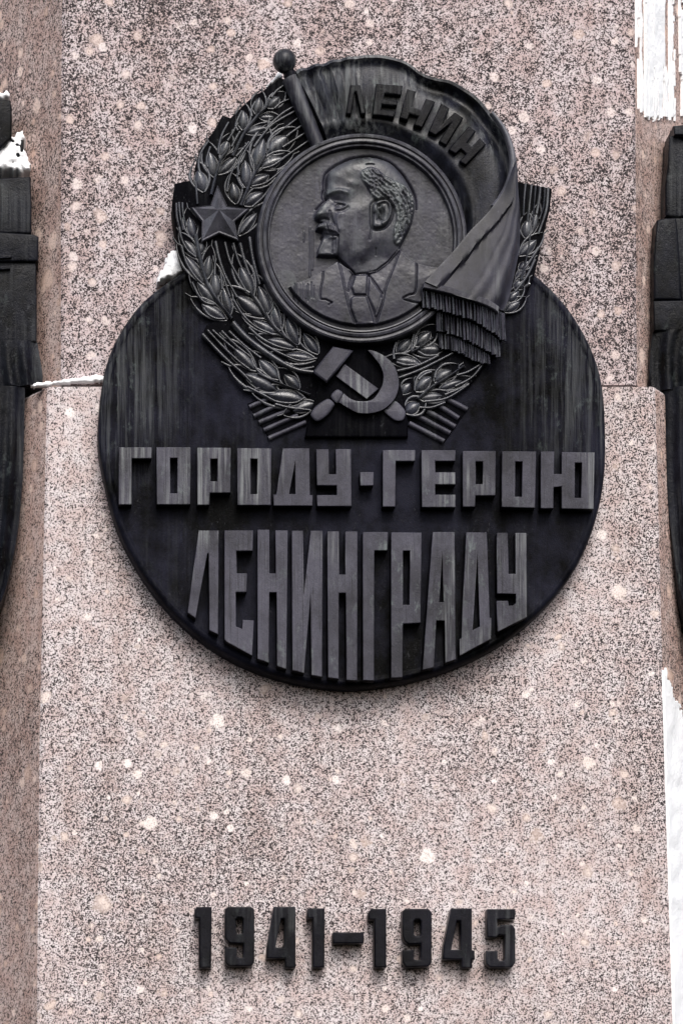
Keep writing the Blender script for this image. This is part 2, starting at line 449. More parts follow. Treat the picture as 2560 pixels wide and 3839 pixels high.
me = mesh('plate', V, F)
bm = bmesh.new(); bm.from_mesh(me); bmesh.ops.recalc_face_normals(bm, faces=bm.faces); bm.to_mesh(me); bm.free()
if sum(p.normal.y * p.area for p in me.polygons) > 0: me.flip_normals()
add('plate', me, M_DISC, plaque, smooth=50)

LF = T - 8
def letter(txt, crop, outer, holes=(), depth=46, parent=plaque, base=LF, mat=M_FACE, bevel=2.2, name='letter'):
    h1 = base + depth
    o = cv(crop, outer); cx = sum(p[0] for p in o) / len(o); cy = sum(p[1] for p in o) / len(o)
    d = settle(cx, cy, h1)
    me = slab(name, moved(o, d), [moved(cv(crop, h), d) for h in holes], base - 4, h1, bevel)
    ob = add(name, me, mat, parent)
    ob['label'] = f'raised letter {txt}'
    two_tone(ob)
    return ob
R1 = [('Г', 'F', [(137, 90), (327, 90), (327, 154), (212, 154), (212, 423), (135, 423)], []),
 ('О', 'F', [(359, 90), (556, 90), (555, 423), (359, 423)], [[(437, 152), (479, 152), (479, 358), (438, 358)]]),
 ('Р', 'F', [(597, 93), (791, 93), (791, 355), (671, 355), (669, 426), (597, 426)], [[(674, 157), (714, 157), (714, 288), (674, 288)]]),
 ('О', 'F', [(833, 95), (1029, 97), (1028, 427), (832, 427)], [[(910, 157), (950, 157), (948, 363), (910, 363)]]),
 ('Д', 'F', [(1100, 97), (1253, 97), (1256, 369), (1273, 369), (1272, 431), (1045, 431), (1044, 366), (1062, 366)], [[(1172, 165), (1173, 363), (1135, 363)]]),
 ('У', 'F', [(1296, 102), (1367, 102), (1369, 247), (1412, 247), (1409, 101), (1496, 101), (1502, 433), (1301, 433), (1300, 368), (1416, 368), (1414, 312), (1299, 312)], []),
 ('dot', 'G', [(79, 235), (157, 235), (157, 313), (79, 314)], []),
 ('Г', 'G', [(213, 106), (400, 106), (400, 170), (288, 170), (286, 436), (211, 436)], []),
 ('Е', 'G', [(440, 107), (637, 107), (637, 170), (519, 170), (519, 236), (637, 236), (638, 306), (519, 306), (519, 366), (638, 366), (638, 439), (441, 439)], []),
 ('Р', 'G', [(682, 112), (873, 112), (872, 371), (756, 371), (754, 437), (681, 437)], [[(757, 173), (798, 173), (798, 305), (757, 305)]]),
 ('О', 'G', [(913, 113), (1110, 115), (1105, 443), (909, 439)], [[(990, 173), (1030, 173), (1028, 378), (987, 378)]]),
 ('Ю', 'G', [(1141, 115), (1218, 115), (1216, 246), (1262, 246), (1262, 118), (1452, 121), (1447, 450), (1260, 448), (1260, 318), (1215, 322), (1214, 446), (1138, 446)], [[(1339, 180), (1378, 180), (1375, 385), (1336, 385)]])]
R2 = [('Л', 'F', [(606, 581), (721, 581), (719, 1187), (666, 1160), (662, 715), (656, 715), (588, 1092), (540, 1057)], []),
 ('Е', 'F', [(757, 581), (923, 581), (922, 700), (826, 700), (828, 831), (887, 831), (886, 940), (823, 940), (823, 1140), (861, 1155), (863, 1101), (927, 1105), (919, 1312), (770, 1230), (757, 1215)], []),
 ('Н', 'F', [(952, 577), (1019, 577), (1020, 831), (1058, 831), (1055, 581), (1126, 581), (1120, 1388), (1063, 1370), (1061, 941), (1020, 941), (1018, 1352), (950, 1328)], []),
 ('И', 'F', [(1153, 583), (1217, 583), (1222, 970), (1262, 583), (1331, 583), (1329, 1435), (1265, 1422), (1262, 945), (1225, 1412), (1155, 1395)], []),
 ('Н', 'F', [(1361, 587), (1427, 587), (1429, 838), (1466, 838), (1465, 587), (1535, 587), (1535, 1455), (1471, 1452), (1467, 945), (1428, 945), (1428, 1445), (1364, 1437)], []),
 ('Г', 'G', [(95, 590), (240, 590), (238, 697), (162, 697), (161, 1455), (95, 1452)], []),
 ('Р', 'G', [(262, 593), (437, 595), (433, 1120), (330, 1125), (328, 1437), (260, 1441)], [[(330, 700), (370, 700), (368, 1015), (329, 1015)]]),
 ('А', 'G', [(505, 592), (631, 592), (640, 1332), (577, 1355), (574, 1107), (527, 1107), (512, 1380), (444, 1395)], [[(561, 695), (569, 1000), (542, 1000)]]),
 ('Д', 'G', [(702, 593), (821, 593), (837, 1090), (847, 1090), (845, 1213), (662, 1313), (663, 1213), (675, 1208), (680, 1010)], [[(767, 703), (781, 1140), (738, 1163)]]),
 ('У', 'G', [(881, 594), (945, 594), (949, 833), (991, 833), (990, 595), (1053, 595), (1056, 1085), (885, 1172), (880, 990), (946, 990), (950, 1018), (972, 1018), (992, 1003), (992, 950), (882, 948)], [])]
for t_, c_, o_, hs_ in R1: letter(t_, c_, o_, hs_, 56, name='letter' if t_ != 'dot' else 'centre_dot')
for t_, c_, o_, hs_ in R2: letter(t_, c_, o_, hs_, 56)

# ================================================================== NUMERALS
D9 = lambda x, y: ([(355, 120), (380, 97), (595, 97), (622, 125), (622, 605), (592, 640), (385, 640), (355, 605), (355, 468), (460, 468), (460, 545), (475, 560), (522, 560), (522, 432), (400, 430), (370, 405), (355, 375)],
                   [[(455, 210), (470, 195), (505, 195), (518, 210), (518, 330), (500, 345), (470, 345), (455, 330)]])
DIG = [('1', 'K', [(90, 97), (232, 97), (226, 655), (118, 655), (118, 200), (75, 200), (75, 135)], [], 'numeral one that opens the year before the dash'),
 ('9', 'K', *D9(0, 0), 'numeral nine in the year before the dash'),
 ('4', 'K', [(800, 97), (1000, 97), (1000, 655), (905, 655), (905, 568), (735, 568), (740, 475)], [[(870, 205), (900, 205), (898, 470), (815, 470)]], 'numeral four in the year before the dash'),
 ('1', 'K', [(1112, 110), (1268, 110), (1265, 652), (1158, 652), (1158, 200), (1108, 200)], [], 'numeral one just before the dash'),
 ('-', 'K', [(1345, 330), (1625, 330), (1625, 432), (1345, 432)], [], 'short dash between the two years'),
 ('1', 'L', [(125, 115), (265, 115), (265, 652), (155, 652), (155, 215), (100, 215), (100, 150)], [], 'numeral one just after the dash'),
 ('9', 'L', [(415, 135), (440, 115), (650, 115), (680, 145), (680, 610), (650, 645), (445, 650), (415, 610), (415, 492), (515, 492), (515, 570), (530, 585), (580, 585), (580, 435), (470, 440), (430, 410), (415, 370)],
  [[(518, 230), (535, 212), (565, 212), (582, 230), (582, 350), (565, 365), (535, 365), (518, 350)]], 'numeral nine in the year after the dash'),
 ('4', 'L', [(860, 112), (1050, 112), (1050, 495), (1075, 495), (1075, 580), (1050, 580), (1050, 655), (952, 655), (952, 578), (785, 578), (790, 470)], [[(915, 225), (945, 225), (948, 490), (860, 490)]], 'numeral four in the year after the dash'),
 ('5', 'L', [(1190, 118), (1450, 118), (1443, 212), (1283, 212), (1283, 282), (1330, 262), (1420, 262), (1448, 300), (1448, 610), (1415, 652), (1215, 652), (1180, 615), (1180, 500), (1285, 500), (1288, 575), (1305, 590), (1340, 588), (1352, 570), (1352, 355), (1300, 355), (1270, 378), (1190, 375)], [], 'numeral five that ends the second year')]
for t_, c_, o_, hs_, lb in DIG:
    hh = 66
    o2 = cv(c_, o_); cx = sum(p[0] for p in o2) / len(o2); cy = sum(p[1] for p in o2) / len(o2); d = settle(cx, cy, hh)
    nm = 'dash' if t_ == '-' else 'numeral'
    me = slab(nm, [(x + d[0], y + d[1]) for x, y in o2], [moved(cv(c_, h), d) for h in hs_], -4, hh, 5.0, 1)
    tag(add(nm, me, M_DIGIT), 'dark bronze ' + lb + ', fixed to the granite', 'numeral' if nm == 'numeral' else 'dash', 'bronze date numerals under the plaque')

# ================================================================== EMBLEM
EB = 105.0                                   # face of the wreath's ground
emb = empty('order_emblem', P(1357, 1640, T - 6))
tag(emb, 'dark bronze order emblem with wheat wreath, portrait medallion and draped banner above the lettering', 'emblem')
dE = settle(1300, 950, EB + 15)
bo = cv('M', [(1180, 60), (1080, 30), (900, 170), (830, 200), (700, 320), (600, 420), (520, 395), (430, 560), (370, 630), (300, 730), (255, 900), (240, 1020), (55, 1060)])
bo += cv('N', [(45, -250), (70, -50), (100, 150), (130, 400), (200, 560), (250, 690), (370, 900), (400, 1000), (470, 1090), (540, 1110), (440, 1170), (380, 1290), (620, 1568)])
bo += cv('O', [(200, 240), (400, 420), (440, 540), (600, 620), (730, 700), (900, 770), (1060, 780), (1100, 800)])
bo += cv('Q', [(330, 1290), (530, 1250), (760, 1120), (1060, 930), (1250, 690), (1300, 600)])
bo += cv('UU', [(960, 1560), (1130, 1470), (1270, 1130), (1380, 650), (1440, 400), (1462, 185), (1135, 120), (900, 60)])
bo += [(1800, 560), (1600, 380), (1400, 320), (1200, 300)]
me = slab('wreath_ground', moved(bo, dE), [], -40, EB, 3)
add('wreath_ground', me, M_BACK, emb)

# --- grain shared mesh: almond kernel in a husk; x along length 0..1, z = width, -y = out of the wall
def grain_mesh():
    NL = 11; ss = [-1, -.9, -.8, -.72, -.5, -.22, 0, .22, .5, .72, .8, .9, 1]
    V = []; F = []
    for i in range(NL):
        t = i / (NL - 1); wd = (math.sin(math.pi * min(1, t ** 0.85)) ** 0.75) * 0.5 + 0.015
        amp = math.sin(math.pi * (0.06 + 0.88 * t)) ** 0.6
        for s in ss:
            a = abs(s)
            if a <= .72: h = 0.25 + 0.75 * math.sqrt(max(0, 1 - (a / .72) ** 2)) ** 1.1 + (0.12 * (1 - a / .22) if a < .22 else 0)
            elif a <= .8: h = 0.10
            elif a <= .9: h = 0.42
            else: h = -0.3
            V.append((t, -h * amp * 0.36, s * wd))
    n = len(ss)
    for i in range(NL - 1):
        for j in range(n - 1):
            a = i * n + j; F.append((a, a + n, a + n + 1, a + 1))
    me = mesh('grain', V, F)
    if sum(p.normal.y * p.area for p in me.polygons) > 0: me.flip_normals()
    me.shade_smooth(); me.materials.append(M_WREATH); return me
GRAIN = grain_mesh()
def husk_mesh():
    V = []; F = []; ns = 5; NL = 15
    for side in (-1, 1):
        b0 = len(V)
        for i in range(NL):
            t = i / (NL - 1); x = -0.06 + t * (1.75 if side < 0 else 1.5)
            z = side * (0.70 * math.sin(math.pi * min(1, (x + .06) / 1.5)) ** .8 * .86 + .05)
            wd = (0.10 if t < .6 else 0.10 * (1.15 - t) / .55 + .025)
            for j in range(ns):
                th = math.pi * j / (ns - 1)
                V.append((x, -(math.sin(th) * 0.22) + (0.1 if j in (0, ns - 1) else 0), z + math.cos(th) * wd))
        for i in range(NL - 1):
            for j in range(ns - 1):
                a = b0 + i * ns + j; F.append((a, a + ns, a + ns + 1, a + 1))
    me = mesh('husk', V, F)
    if sum(p.normal.y * p.area for p in me.polygons) > 0: me.flip_normals()
    me.shade_smooth(); me.materials.append(M_WREATH); return me
HUSK = husk_mesh()
def grain(parent, base, tip, wid, h=EB):
    d = settle((base[0] + tip[0]) / 2, (base[1] + tip[1]) / 2, h + 15)
    b = P(base[0] + d[0], base[1] + d[1], h - 1); e = P(tip[0] + d[0], tip[1] + d[1], h - 1)
    v = e - b; b = b - v * 0.07; v = v * 1.14; L = v.length
    o = bpy.data.objects.new('grain', GRAIN); COL.objects.link(o); o.parent = parent
    o.location = b - world_loc(parent)
    o.rotation_euler = (random.uniform(-.14, .14), -math.atan2(v.z, v.x), 0)
    # rotation order XYZ: twist about own axis first, then swing in the wall plane
    o.scale = (L, 0.66 * (wid * U) * random.uniform(0.9, 1.2), wid * U)
    k = bpy.data.objects.new('husk', HUSK); COL.objects.link(k); k.parent = parent
    k.location = o.location; k.rotation_euler = o.rotation_euler; k.scale = (L, 0.5 * wid * U, wid * U)
    return o
def ear(crop, stem, grains, awns, stem_w=14, h=EB, sw_h=20):
    s = CROPS[crop][2]
    st = settled(cv(crop, stem), h + 15)
    o = add('wheat_ear', strip('wheat_ear', st, h, stem_w, sw_h, (1, .7)), M_WREATH, emb, smooth=60)
    for (b, t, w) in grains:
        b2, t2 = cv(crop, [b, t]); grain(o, b2, t2, w / s * 1.38, h)
    for a in awns:
        wd = 9
        if isinstance(a, tuple): a, wd = a
        pts = settled(cv(crop, a), h + 12)
        add('awn', strip('awn', pts, h, wd * 1.35, 11, (1, .8)), M_WREATH, o, smooth=60)
    return o
ear('M', [(400, 1170), (440, 1000), (490, 830), (540, 760), (570, 700)],
    [((320, 1115), (275, 935), 105), ((425, 965), (385, 760), 100), ((510, 775), (562, 640), 78), ((490, 945), (645, 795), 82)],
    [[(562, 640), (610, 560), (662, 465)], [(645, 795), (710, 720), (770, 650)], [(300, 980), (275, 880), (300, 760), (375, 645)], [(470, 770), (475, 690), (510, 570), (570, 460)], [(365, 900), (355, 820), (390, 700)], ([(250, 1040), (255, 1130), (265, 1260)], 8), [(600, 700), (640, 620), (680, 550)]])
ear('M', [(610, 790), (720, 570), (850, 400), (930, 320), (960, 240)],
    [((712, 510), (715, 350), 82), ((845, 358), (872, 220), 82), ((962, 300), (1065, 212), 80), ((885, 405), (1005, 402), 58), ((755, 555), (945, 505), 62)],
    [[(795, 400), (790, 340), (830, 260)], [(990, 215), (1040, 150), (1110, 100)], [(1020, 325), (1080, 270), (1160, 235)], [(930, 530), (1010, 450), (1100, 370), (1200, 310)], [(660, 540), (640, 480), (700, 350)]])
ear('M', [(690, 1275), (770, 1080), (860, 900), (930, 790)],
    [((840, 900), (908, 635), 118), ((965, 745), (1140, 598), 118), ((893, 892), (1090, 808), 92), ((740, 1065), (735, 845), 92), ((788, 1072), (955, 978), 92), ((640, 1232), (612, 1055), 92), ((743, 1255), (895, 1150), 92)],
    [[(1135, 600), (1200, 550), (1280, 495)], [(900, 915), (1010, 880), (1150, 780), (1345, 645)], [(670, 980), (665, 880), (730, 740), (800, 640)], [(800, 1090), (920, 1060), (1020, 990), (1130, 895)],
     [(555, 1140), (575, 1020), (620, 910), (680, 840)], [(820, 700), (900, 590), (1000, 480), (1210, 355)], [(955, 720), (970, 640), (1060, 560), (1240, 425)], [(1100, 705), (1200, 640), (1310, 570)], [(710, 1110), (660, 1020), (655, 960)], [(800, 1290), (910, 1190), (985, 1085)]])
ear('M', [(700, 1545), (760, 1470), (800, 1420)], [((690, 1540), (835, 1355), 78)], [], 8)
ear('N', [(300, 120), (350, 400), (430, 690), (560, 900), (720, 1100)],
    [((305, 375), (178, 190), 88), ((378, 655), (188, 380), 98), ((505, 885), (328, 685), 98), ((630, 1095), (385, 940), 100), ((425, 610), (458, 375), 90), ((548, 825), (520, 575), 108), ((695, 1015), (625, 745), 95), ((345, 330), (375, 205), 66), ((270, 130), (225, -80), 95)],
    [[(105, 30), (130, 160), (200, 300), (300, 380)], [(130, 250), (190, 450), (290, 610), (370, 690)], [(255, 680), (330, 830), (400, 910), (510, 940)], [(390, 980), (450, 1060), (540, 1105), (640, 1105)], [(520, 590), (525, 470), (535, 400)], [(610, 760), (600, 640), (590, 550)], [(700, 850), (650, 700), (620, 600)], ([(70, -250), (80, -80), (120, 80)], 8), ([(100, -260), (115, -100), (150, 60)], 8), ([(140, -255), (150, -120), (185, 20)], 8)], 18)
ear('N', [(940, 800), (1060, 980), (1250, 1240), (1480, 1420)],
    [((955, 790), (828, 500), 128), ((1070, 1060), (790, 845), 135), ((1155, 1035), (1045, 735), 118), ((1290, 1205), (1215, 955), 108), ((1240, 1255), (985, 1128), 92), ((1485, 1375), (1378, 1115), 118), ((1450, 1435), (1165, 1350), 95)],
    [([(530, 200), (580, 420), (650, 610), (780, 850)], 11), [(640, 210), (700, 430), (800, 620), (890, 780)], [(740, 220), (790, 400), (850, 540)], ([(820, 220), (870, 420), (930, 590)], 12), ([(930, 150), (970, 400), (1050, 700)], 11), [(745, 890), (850, 1060), (1000, 1200), (1200, 1290)],
     [(925, 1210), (1060, 1330), (1250, 1430), (1440, 1475)], [(1100, 710), (1160, 830), (1205, 950), (1150, 1050)], [(1210, 900), (1280, 1020), (1300, 1180)], [(1390, 1090), (1480, 1190), (1500, 1300)]], 12)
# thick stalk that separates the two lower ears
ear('O', [(300, -80), (450, 80), (700, 260), (900, 370), (1080, 402)], [((1075, 268), (815, 232), 86), ((1118, 195), (998, 25), 88)],
    [[(640, 150), (800, 235), (960, 290), (1120, 265)], [(840, 320), (950, 370), (1090, 350)]], 26, EB, 22)
ear('O', [(540, 420), (700, 495), (800, 530), (1050, 620)],
    [((502, 355), (320, 172), 90), ((705, 565), (425, 425), 118), ((725, 445), (568, 285), 95), ((935, 545), (812, 428), 88), ((970, 665), (665, 618), 118), ((1085, 705), (900, 772), 88)],
    [([(2, 30), (200, 240), (400, 420), (480, 500)], 11), ([(50, -10), (200, 150), (350, 290), (460, 370)], 9), ([(100, -10), (200, 80), (320, 180)], 9), ([(190, 0), (330, 140), (470, 250)], 9), ([(260, 0), (400, 130), (570, 260)], 10),
     [(440, 545), (600, 625), (730, 690), (900, 700), (1000, 650)], [(715, 715), (850, 748), (1050, 772)]], 12)
# right side, lower
ear('Q', [(380, 560), (480, 510), (640, 390)],
    [((235, 545), (365, 412), 108), ((450, 465), (605, 322), 126), ((720, 525), (485, 525), 104), ((465, 685), (225, 640), 86)],
    [[(240, 860), (500, 760), (870, 570)], [(220, 780), (450, 720), (700, 600)], [(180, 640), (175, 540), (205, 445)], [(385, 540), (390, 450), (410, 350)], [(210, 680), (330, 710), (480, 700)], [(460, 550), (560, 600), (700, 590)]], 12)
ear('Q', [(460, 1110), (620, 970), (800, 860), (1000, 720)],
    [((455, 995), (605, 855), 118), ((678, 888), (845, 772), 118), ((505, 1095), (730, 1065), 88), ((745, 975), (960, 895), 78), ((285, 1035), (365, 925), 86), ((330, 1255), (470, 1160), 130)],
    [[(780, 1060), (950, 990), (1060, 930)], [(900, 960), (1100, 850), (1250, 660)], [(540, 1140), (800, 1100), (1055, 940)], [(470, 880), (540, 820), (620, 790)], [(660, 860), (680, 780), (740, 720)], [(920, 830), (1050, 790), (1200, 700)], [(480, 1210), (620, 1210), (780, 1150)]], 12)
# right side, upper
ear('UU', [(1140, 1180), (1210, 900), (1240, 700)],
    [((1195, 700), (1210, 535), 88), ((1145, 895), (1300, 750), 90), ((1130, 1055), (1230, 975), 68), ((1095, 1150), (1190, 1080), 60), ((1075, 1260), (1175, 1185), 78), ((1005, 1405), (1115, 1305), 78), ((985, 1515), (1120, 1420), 78), ((1265, 660), (1315, 450), 60)],
    [([(1255, 150), (1235, 350), (1212, 540)], 8), ([(1350, 172), (1335, 330), (1310, 460)], 10), ([(1190, 135), (1175, 300), (1165, 480)], 8), ([(1435, 185), (1415, 420), (1330, 680)], 9), ([(1300, 160), (1280, 400), (1270, 600)], 6), ([(1330, 830), (1250, 960), (1130, 1130)], 9), ([(1290, 960), (1200, 1150), (1060, 1330)], 9), ([(1400, 180), (1385, 380), (1340, 520)], 6)], 10)
# cut stalk ends fanning out under the wreath
def tail(crop, plate, lines, wd):
    h = EB - 14
    pl = settled(cv(crop, plate), h)
    o = add('stalk_bundle', slab('stalk_bundle', pl, [], T - 14, h, 3), M_BACK, emb)
    d = settle(sum(p[0] for p in pl) / len(pl), sum(p[1] for p in pl) / len(pl), h + 12)
    for l in lines:
        a, b = moved(cv(crop, l), d)
        me = strip('stalk', [a, b], h - 1, wd * 1.1, 14, (1, 1), 7, 3)
        add('stalk', me, M_FACE, o, smooth=50)
tail('O', [(440, 715), (620, 640), (1080, 740), (1020, 915), (660, 1070)], [[(462, 742), (660, 655)], [(505, 832), (760, 710)], [(555, 893), (850, 770)], [(602, 968), (930, 822)], [(648, 1048), (1010, 890)]], 17)
tail('Q', [(330, 1300), (780, 1090), (1055, 1215), (770, 1625), (360, 1420)], [[(800, 1110), (1035, 1235)], [(700, 1185), (935, 1335)], [(570, 1250), (895, 1435)], [(440, 1300), (835, 1510)], [(360, 1395), (765, 1605)]], 19)

# --- star
def star():
    h = EB + 8; top = EB + 62
    tips = cv('A', [(425, 1062), (658, 1233), (577, 1468), (308, 1478), (228, 1223)])
    inn = cv('A', [(497, 1213), (550, 1327), (436, 1413), (311, 1326), (374, 1206)])
    c = cv('A', [(430, 1266)])[0]
    ring = [p for a, b in zip(tips, inn) for p in (a, b)]
    d = settle(c[0], c[1], h + 22); ring = moved(ring, d); c = (c[0] + d[0], c[1] + d[1])
    V = []; F = []
    sc = lambda k: [(c[0] + (x - c[0]) * k, c[1] + (y - c[1]) * k) for x, y in ring]
    for k, hh in ((1.0, EB - 8), (1.0, h + 10), (0.95, h + 15), (0.87, h + 12)):
        V += [P(x, y, hh) for x, y in sc(k)]
    for l in range(3):
        for i in range(10):
            a, b = l * 10 + i, l * 10 + (i + 1) % 10; F.append((a, b, b + 10, a + 10))
    V.append(P(c[0], c[1], top))
    for i in range(10): F.append((30 + i, 30 + (i + 1) % 10, 40))
    me = mesh('star', V, F)
    bm = bmesh.new(); bm.from_mesh(me); bmesh.ops.recalc_face_normals(bm, faces=bm.faces); bm.to_mesh(me); bm.free()
    if sum(p.normal.y * p.area for p in me.polygons) > 0: me.flip_normals()
    o = add('star', me, M_STAR, emb); o['label'] = 'five-pointed faceted star'
star()

# --- shield ground and hammer and sickle
sg = cv('Y', [(300, 330), (700, 90), (900, 80), (1200, 300), (1300, 560), (1345, 760), (1385, 980), (1390, 1215), (85, 1215), (130, 1010), (250, 560)])
add('shield', slab('shield', settled(sg, EB + 8), [], T - 12, EB + 8, 6, 1), M_BACK, emb)
HS = EB + 8
ham = cv('Y', [(440, 78), (693, 128), (360, 543), (180, 398)])
hsd = settle(1340, 1420, HS + 26)
hd = cv('Y', [(590, 275), (1022, 590), (870, 725), (480, 435)])
hammer = add('hammer', slab('hammer', moved(ham, hsd), [], HS - 6, HS + 40, 7), M_FACE, emb)
add('handle', slab('handle', moved(hd, hsd), [], HS - 6, HS + 14, 3, 1), M_FACE, hammer)
he = cv('Y', crom([(1130, 830), (1225, 738), (1335, 830), (1365, 905), (1330, 985), (1250, 998), (1180, 960), (1085, 870)], 4, True))
add('handle_end', slab('handle_end', moved(he, hsd), [], HS - 6, HS + 12, 6, 2), M_FACE, hammer, smooth=40)
so_ = crom([(870, 110), (960, 125), (1060, 170), (1160, 245), (1230, 340), (1265, 450), (1275, 540), (1255, 650), (1215, 740), (1140, 820), (1060, 875), (950, 908), (850, 918), (740, 905), (650, 860), (510, 775)], 4)
si_ = crom([(575, 660), (650, 720), (740, 757), (880, 757), (960, 720), (1030, 620), (1065, 540), (1075, 430), (1040, 320), (960, 210), (875, 118)], 4)
sickle = add('sickle', slab('sickle', moved(cv('Y', so_ + si_), hsd), [], HS - 6, HS + 28, 3, 1), M_FACE, emb, smooth=35)
fe = crom([(490, 605), (570, 655), (512, 772), (465, 770), (412, 690)], 4, True)
add('ferrule', slab('ferrule', moved(cv('Y', fe), hsd), [], HS - 6, HS + 24, 8, 2), M_FACE, sickle, smooth=40)
gp = crom([(385, 722), (462, 785), (440, 845), (380, 925), (300, 992), (235, 1015), (190, 985), (155, 922), (205, 835), (285, 768)], 4, True)
add('grip', slab('grip', moved(cv('Y', gp), hsd), [], HS - 6, HS + 26, 10, 2), M_FACE, sickle, smooth=40)

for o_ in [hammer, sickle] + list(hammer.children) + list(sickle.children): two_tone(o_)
# --- medallion rim
MC = (1357.0, 891.0)
RH = EB + 48
dR = settle(MC[0], MC[1], RH)
mc = (MC[0] + dR[0], MC[1] + dR[1])
prof = [(392, EB - 6), (390, RH - 14), (387, RH - 4), (381, RH), (374, RH - 1), (371.5, RH - 8), (369, RH - 8), (366.5, RH - 1), (358, RH + 2), (354, RH), (352, RH - 9), (349, RH - 10), (347, RH - 4), (343, RH - 5), (340, RH - 14), (339, EB + 6)]
V = []; F = []; n = 160
for i in range(n):
    a = 2 * math.pi * i / n
    for r, h in prof: V.append(P(mc[0] + r * math.cos(a), mc[1] + r * math.sin(a), h))
m_ = len(prof)
for i in range(n):
    for j in range(m_ - 1):
        a, b = i * m_ + j, ((i + 1) % n) * m_ + j; F.append((a, a + 1, b + 1, b))
me = mesh('medallion_rim', V, F)
if sum(p.normal.y * p.area for p in me.polygons) > 0: me.flip_normals()
rim = add('medallion_rim', me, M_FIELD, emb, smooth=28)
rim['label'] = 'stepped round rim of the medallion'

# --- portrait relief (one modelled surface)
def portrait():
    step = 2.1; R = 345
    g = np.arange(-R, R + step, step); X, Y = np.meshgrid(MC[0] + g, MC[1] + g)
    H = np.zeros(X.shape)
    rad = np.hypot(X - MC[0], Y - MC[1])
    Rr = lambda p: cv('R', p); Tt = lambda p: cv('T', p)
    ks = CROPS['R'][2]
    def ridge(pts, wid, amp):
        d = polydist(X, Y, crom(pts, 5)); H[:] = H + amp * np.exp(-(d / wid) ** 2)
    def bump(c, rx, ry, amp, ang=0):
        c = Rr([c])[0]; a = math.radians(ang)
        dx, dy = X - c[0], Y - c[1]; u = dx * math.cos(a) + dy * math.sin(a); v = -dx * math.sin(a) + dy * math.cos(a)
        H[:] = H + amp * np.exp(-(u / (rx / ks)) ** 2 - (v / (ry / ks)) ** 2)
    def plateau(pts, amp, soft):
        sd = sdist(X, Y, pts); H[:] = H + amp * sstep(sd, -soft * .3, soft)
    H += 3 * (rad / R) ** 2 + 1.2 * vnoise(X, Y, 46, 3) + 0.6 * vnoise(X, Y, 14, 4)
    # bust
    sh_l = Tt([(40, 440), (80, 420), (200, 365), (300, 325), (410, 265), (540, 178)])
    mid = Tt([(640, 250), (690, 300), (880, 265), (980, 190), (1085, 60)])
    sh_r = Tt([(1140, 140), (1210, 190), (1330, 225), (1480, 250)])
    bust = sh_l + mid + sh_r + Tt([(1700, 260), (1700, 1100), (0, 1100)])
    sd = np.minimum(sdist(X, Y, bust), (326 - rad))
    B = 26 * sstep(sd, -1, 4) + 5 * sstep(sd, 0, 60)
    # head and neck
    face = Rr([(1215, 1240), (1300, 1080), (1360, 950), (1395, 800), (1400, 680), (1375, 560), (1320, 450), (1250, 340), (1150, 230), (1050, 162), (900, 115), (800, 110), (700, 120), (600, 140), (500, 180), (400, 235), (330, 290), (300, 340), (288, 420), (290, 500), (275, 545), (280, 605)])
    face = crom(face, 4)
    prof_ = Rr([(300, 640), (270, 682), (200, 757), (152, 828), (145, 862), (162, 897), (205, 925), (228, 945), (188, 965), (160, 1000), (155, 1030), (238, 1058), (242, 1130), (215, 1205), (182, 1280), (170, 1355), (300, 1370), (430, 1366), (455, 1390), (530, 1465), (640, 1570)])
    low = Tt([(690, 302), (800, 297), (880, 267), (980, 192), (1080, 82)])
    head = face + prof_ + low
    sh = sdist(X, Y, head)
    dome = np.sqrt(np.clip(1 - (1 - np.clip(sh / 78, 0, 1)) ** 2, 0, 1))
    Hd = 24 * sstep(sh, -0.6, 4.5) + 30 * dome
    ext = face + prof_ + Tt([(690, 620), (1080, 620)])
    se = sdist(X, Y, ext)
    dome = np.sqrt(np.clip(1 - (1 - np.clip(se / 78, 0, 1)) ** 2, 0, 1))
    jaw = polydist(X, Y, Rr([(430, 1366), (600, 1290), (760, 1240), (850, 1150), (1000, 1150), (1215, 1240)]))
    yj = np.interp(X, [p[0] for p in Rr([(430, 0), (600, 0), (760, 0), (850, 0), (1000, 0), (1215, 0)])], [p[1] for p in Rr([(0, 1366), (0, 1300), (0, 1250), (0, 1190), (0, 1180), (0, 1240)])])
    neck = sstep(Y - yj, -14, 70)
    Hd = (17 + 3 * neck) * sstep(sh, -0.6, 4.0) + (32 - 26 * neck) * dome
    H[:] = H + np.where(sh > -1, np.maximum(Hd, B * (sd > 0)), B)
    # recess hugging the crown of the head
    ditch = np.exp(-((sh + 5) / 5.5) ** 2) * (sh < 1) * (Y < Rr([(0, 760)])[0][1]) * (sd < 0)
    H[:] = H - 11 * ditch
    # cranium and face modelling
    bump((640, 270), 260, 120, 4); bump((370, 360), 90, 80, 3); bump((350, 520), 80, 60, 5, 20)
    ridge(Rr([(300, 592), (370, 575), (450, 565), (540, 590)]), 9, 8)
    bump((420, 690), 95, 52, -11, 15); bump((300, 640), 40, 30, -6)
    ridge(Rr([(395, 690), (450, 702), (530, 738)]), 3.4, 5)
    ridge(Rr([(405, 745), (455, 725), (505, 740)]), 4.0, -9)
    bump((450, 745), 35, 20, 4)
    ridge(Rr([(408, 795), (480, 785), (550, 748)]), 3.6, 4.5)
    ridge(Rr([(420, 830), (490, 820), (560, 780)]), 4.5, -3)
    bump((560, 600), 70, 70, 5); bump((700, 600), 120, 110, -5); bump((600, 470), 70, 40, 4)
    ridge(Rr([(292, 650), (240, 740), (190, 830)]), 12, 9)
    bump((290, 830), 55, 70, 8); bump((180, 860), 45, 40, 5)
    ridge(Rr([(205, 905), (255, 905), (310, 925)]), 4.0, -6)
    ridge(Rr([(325, 820), (340, 890), (370, 975)]), 4.5, -6)
    ridge(Rr([(440, 870), (415, 930), (440, 1050)]), 10, 5)
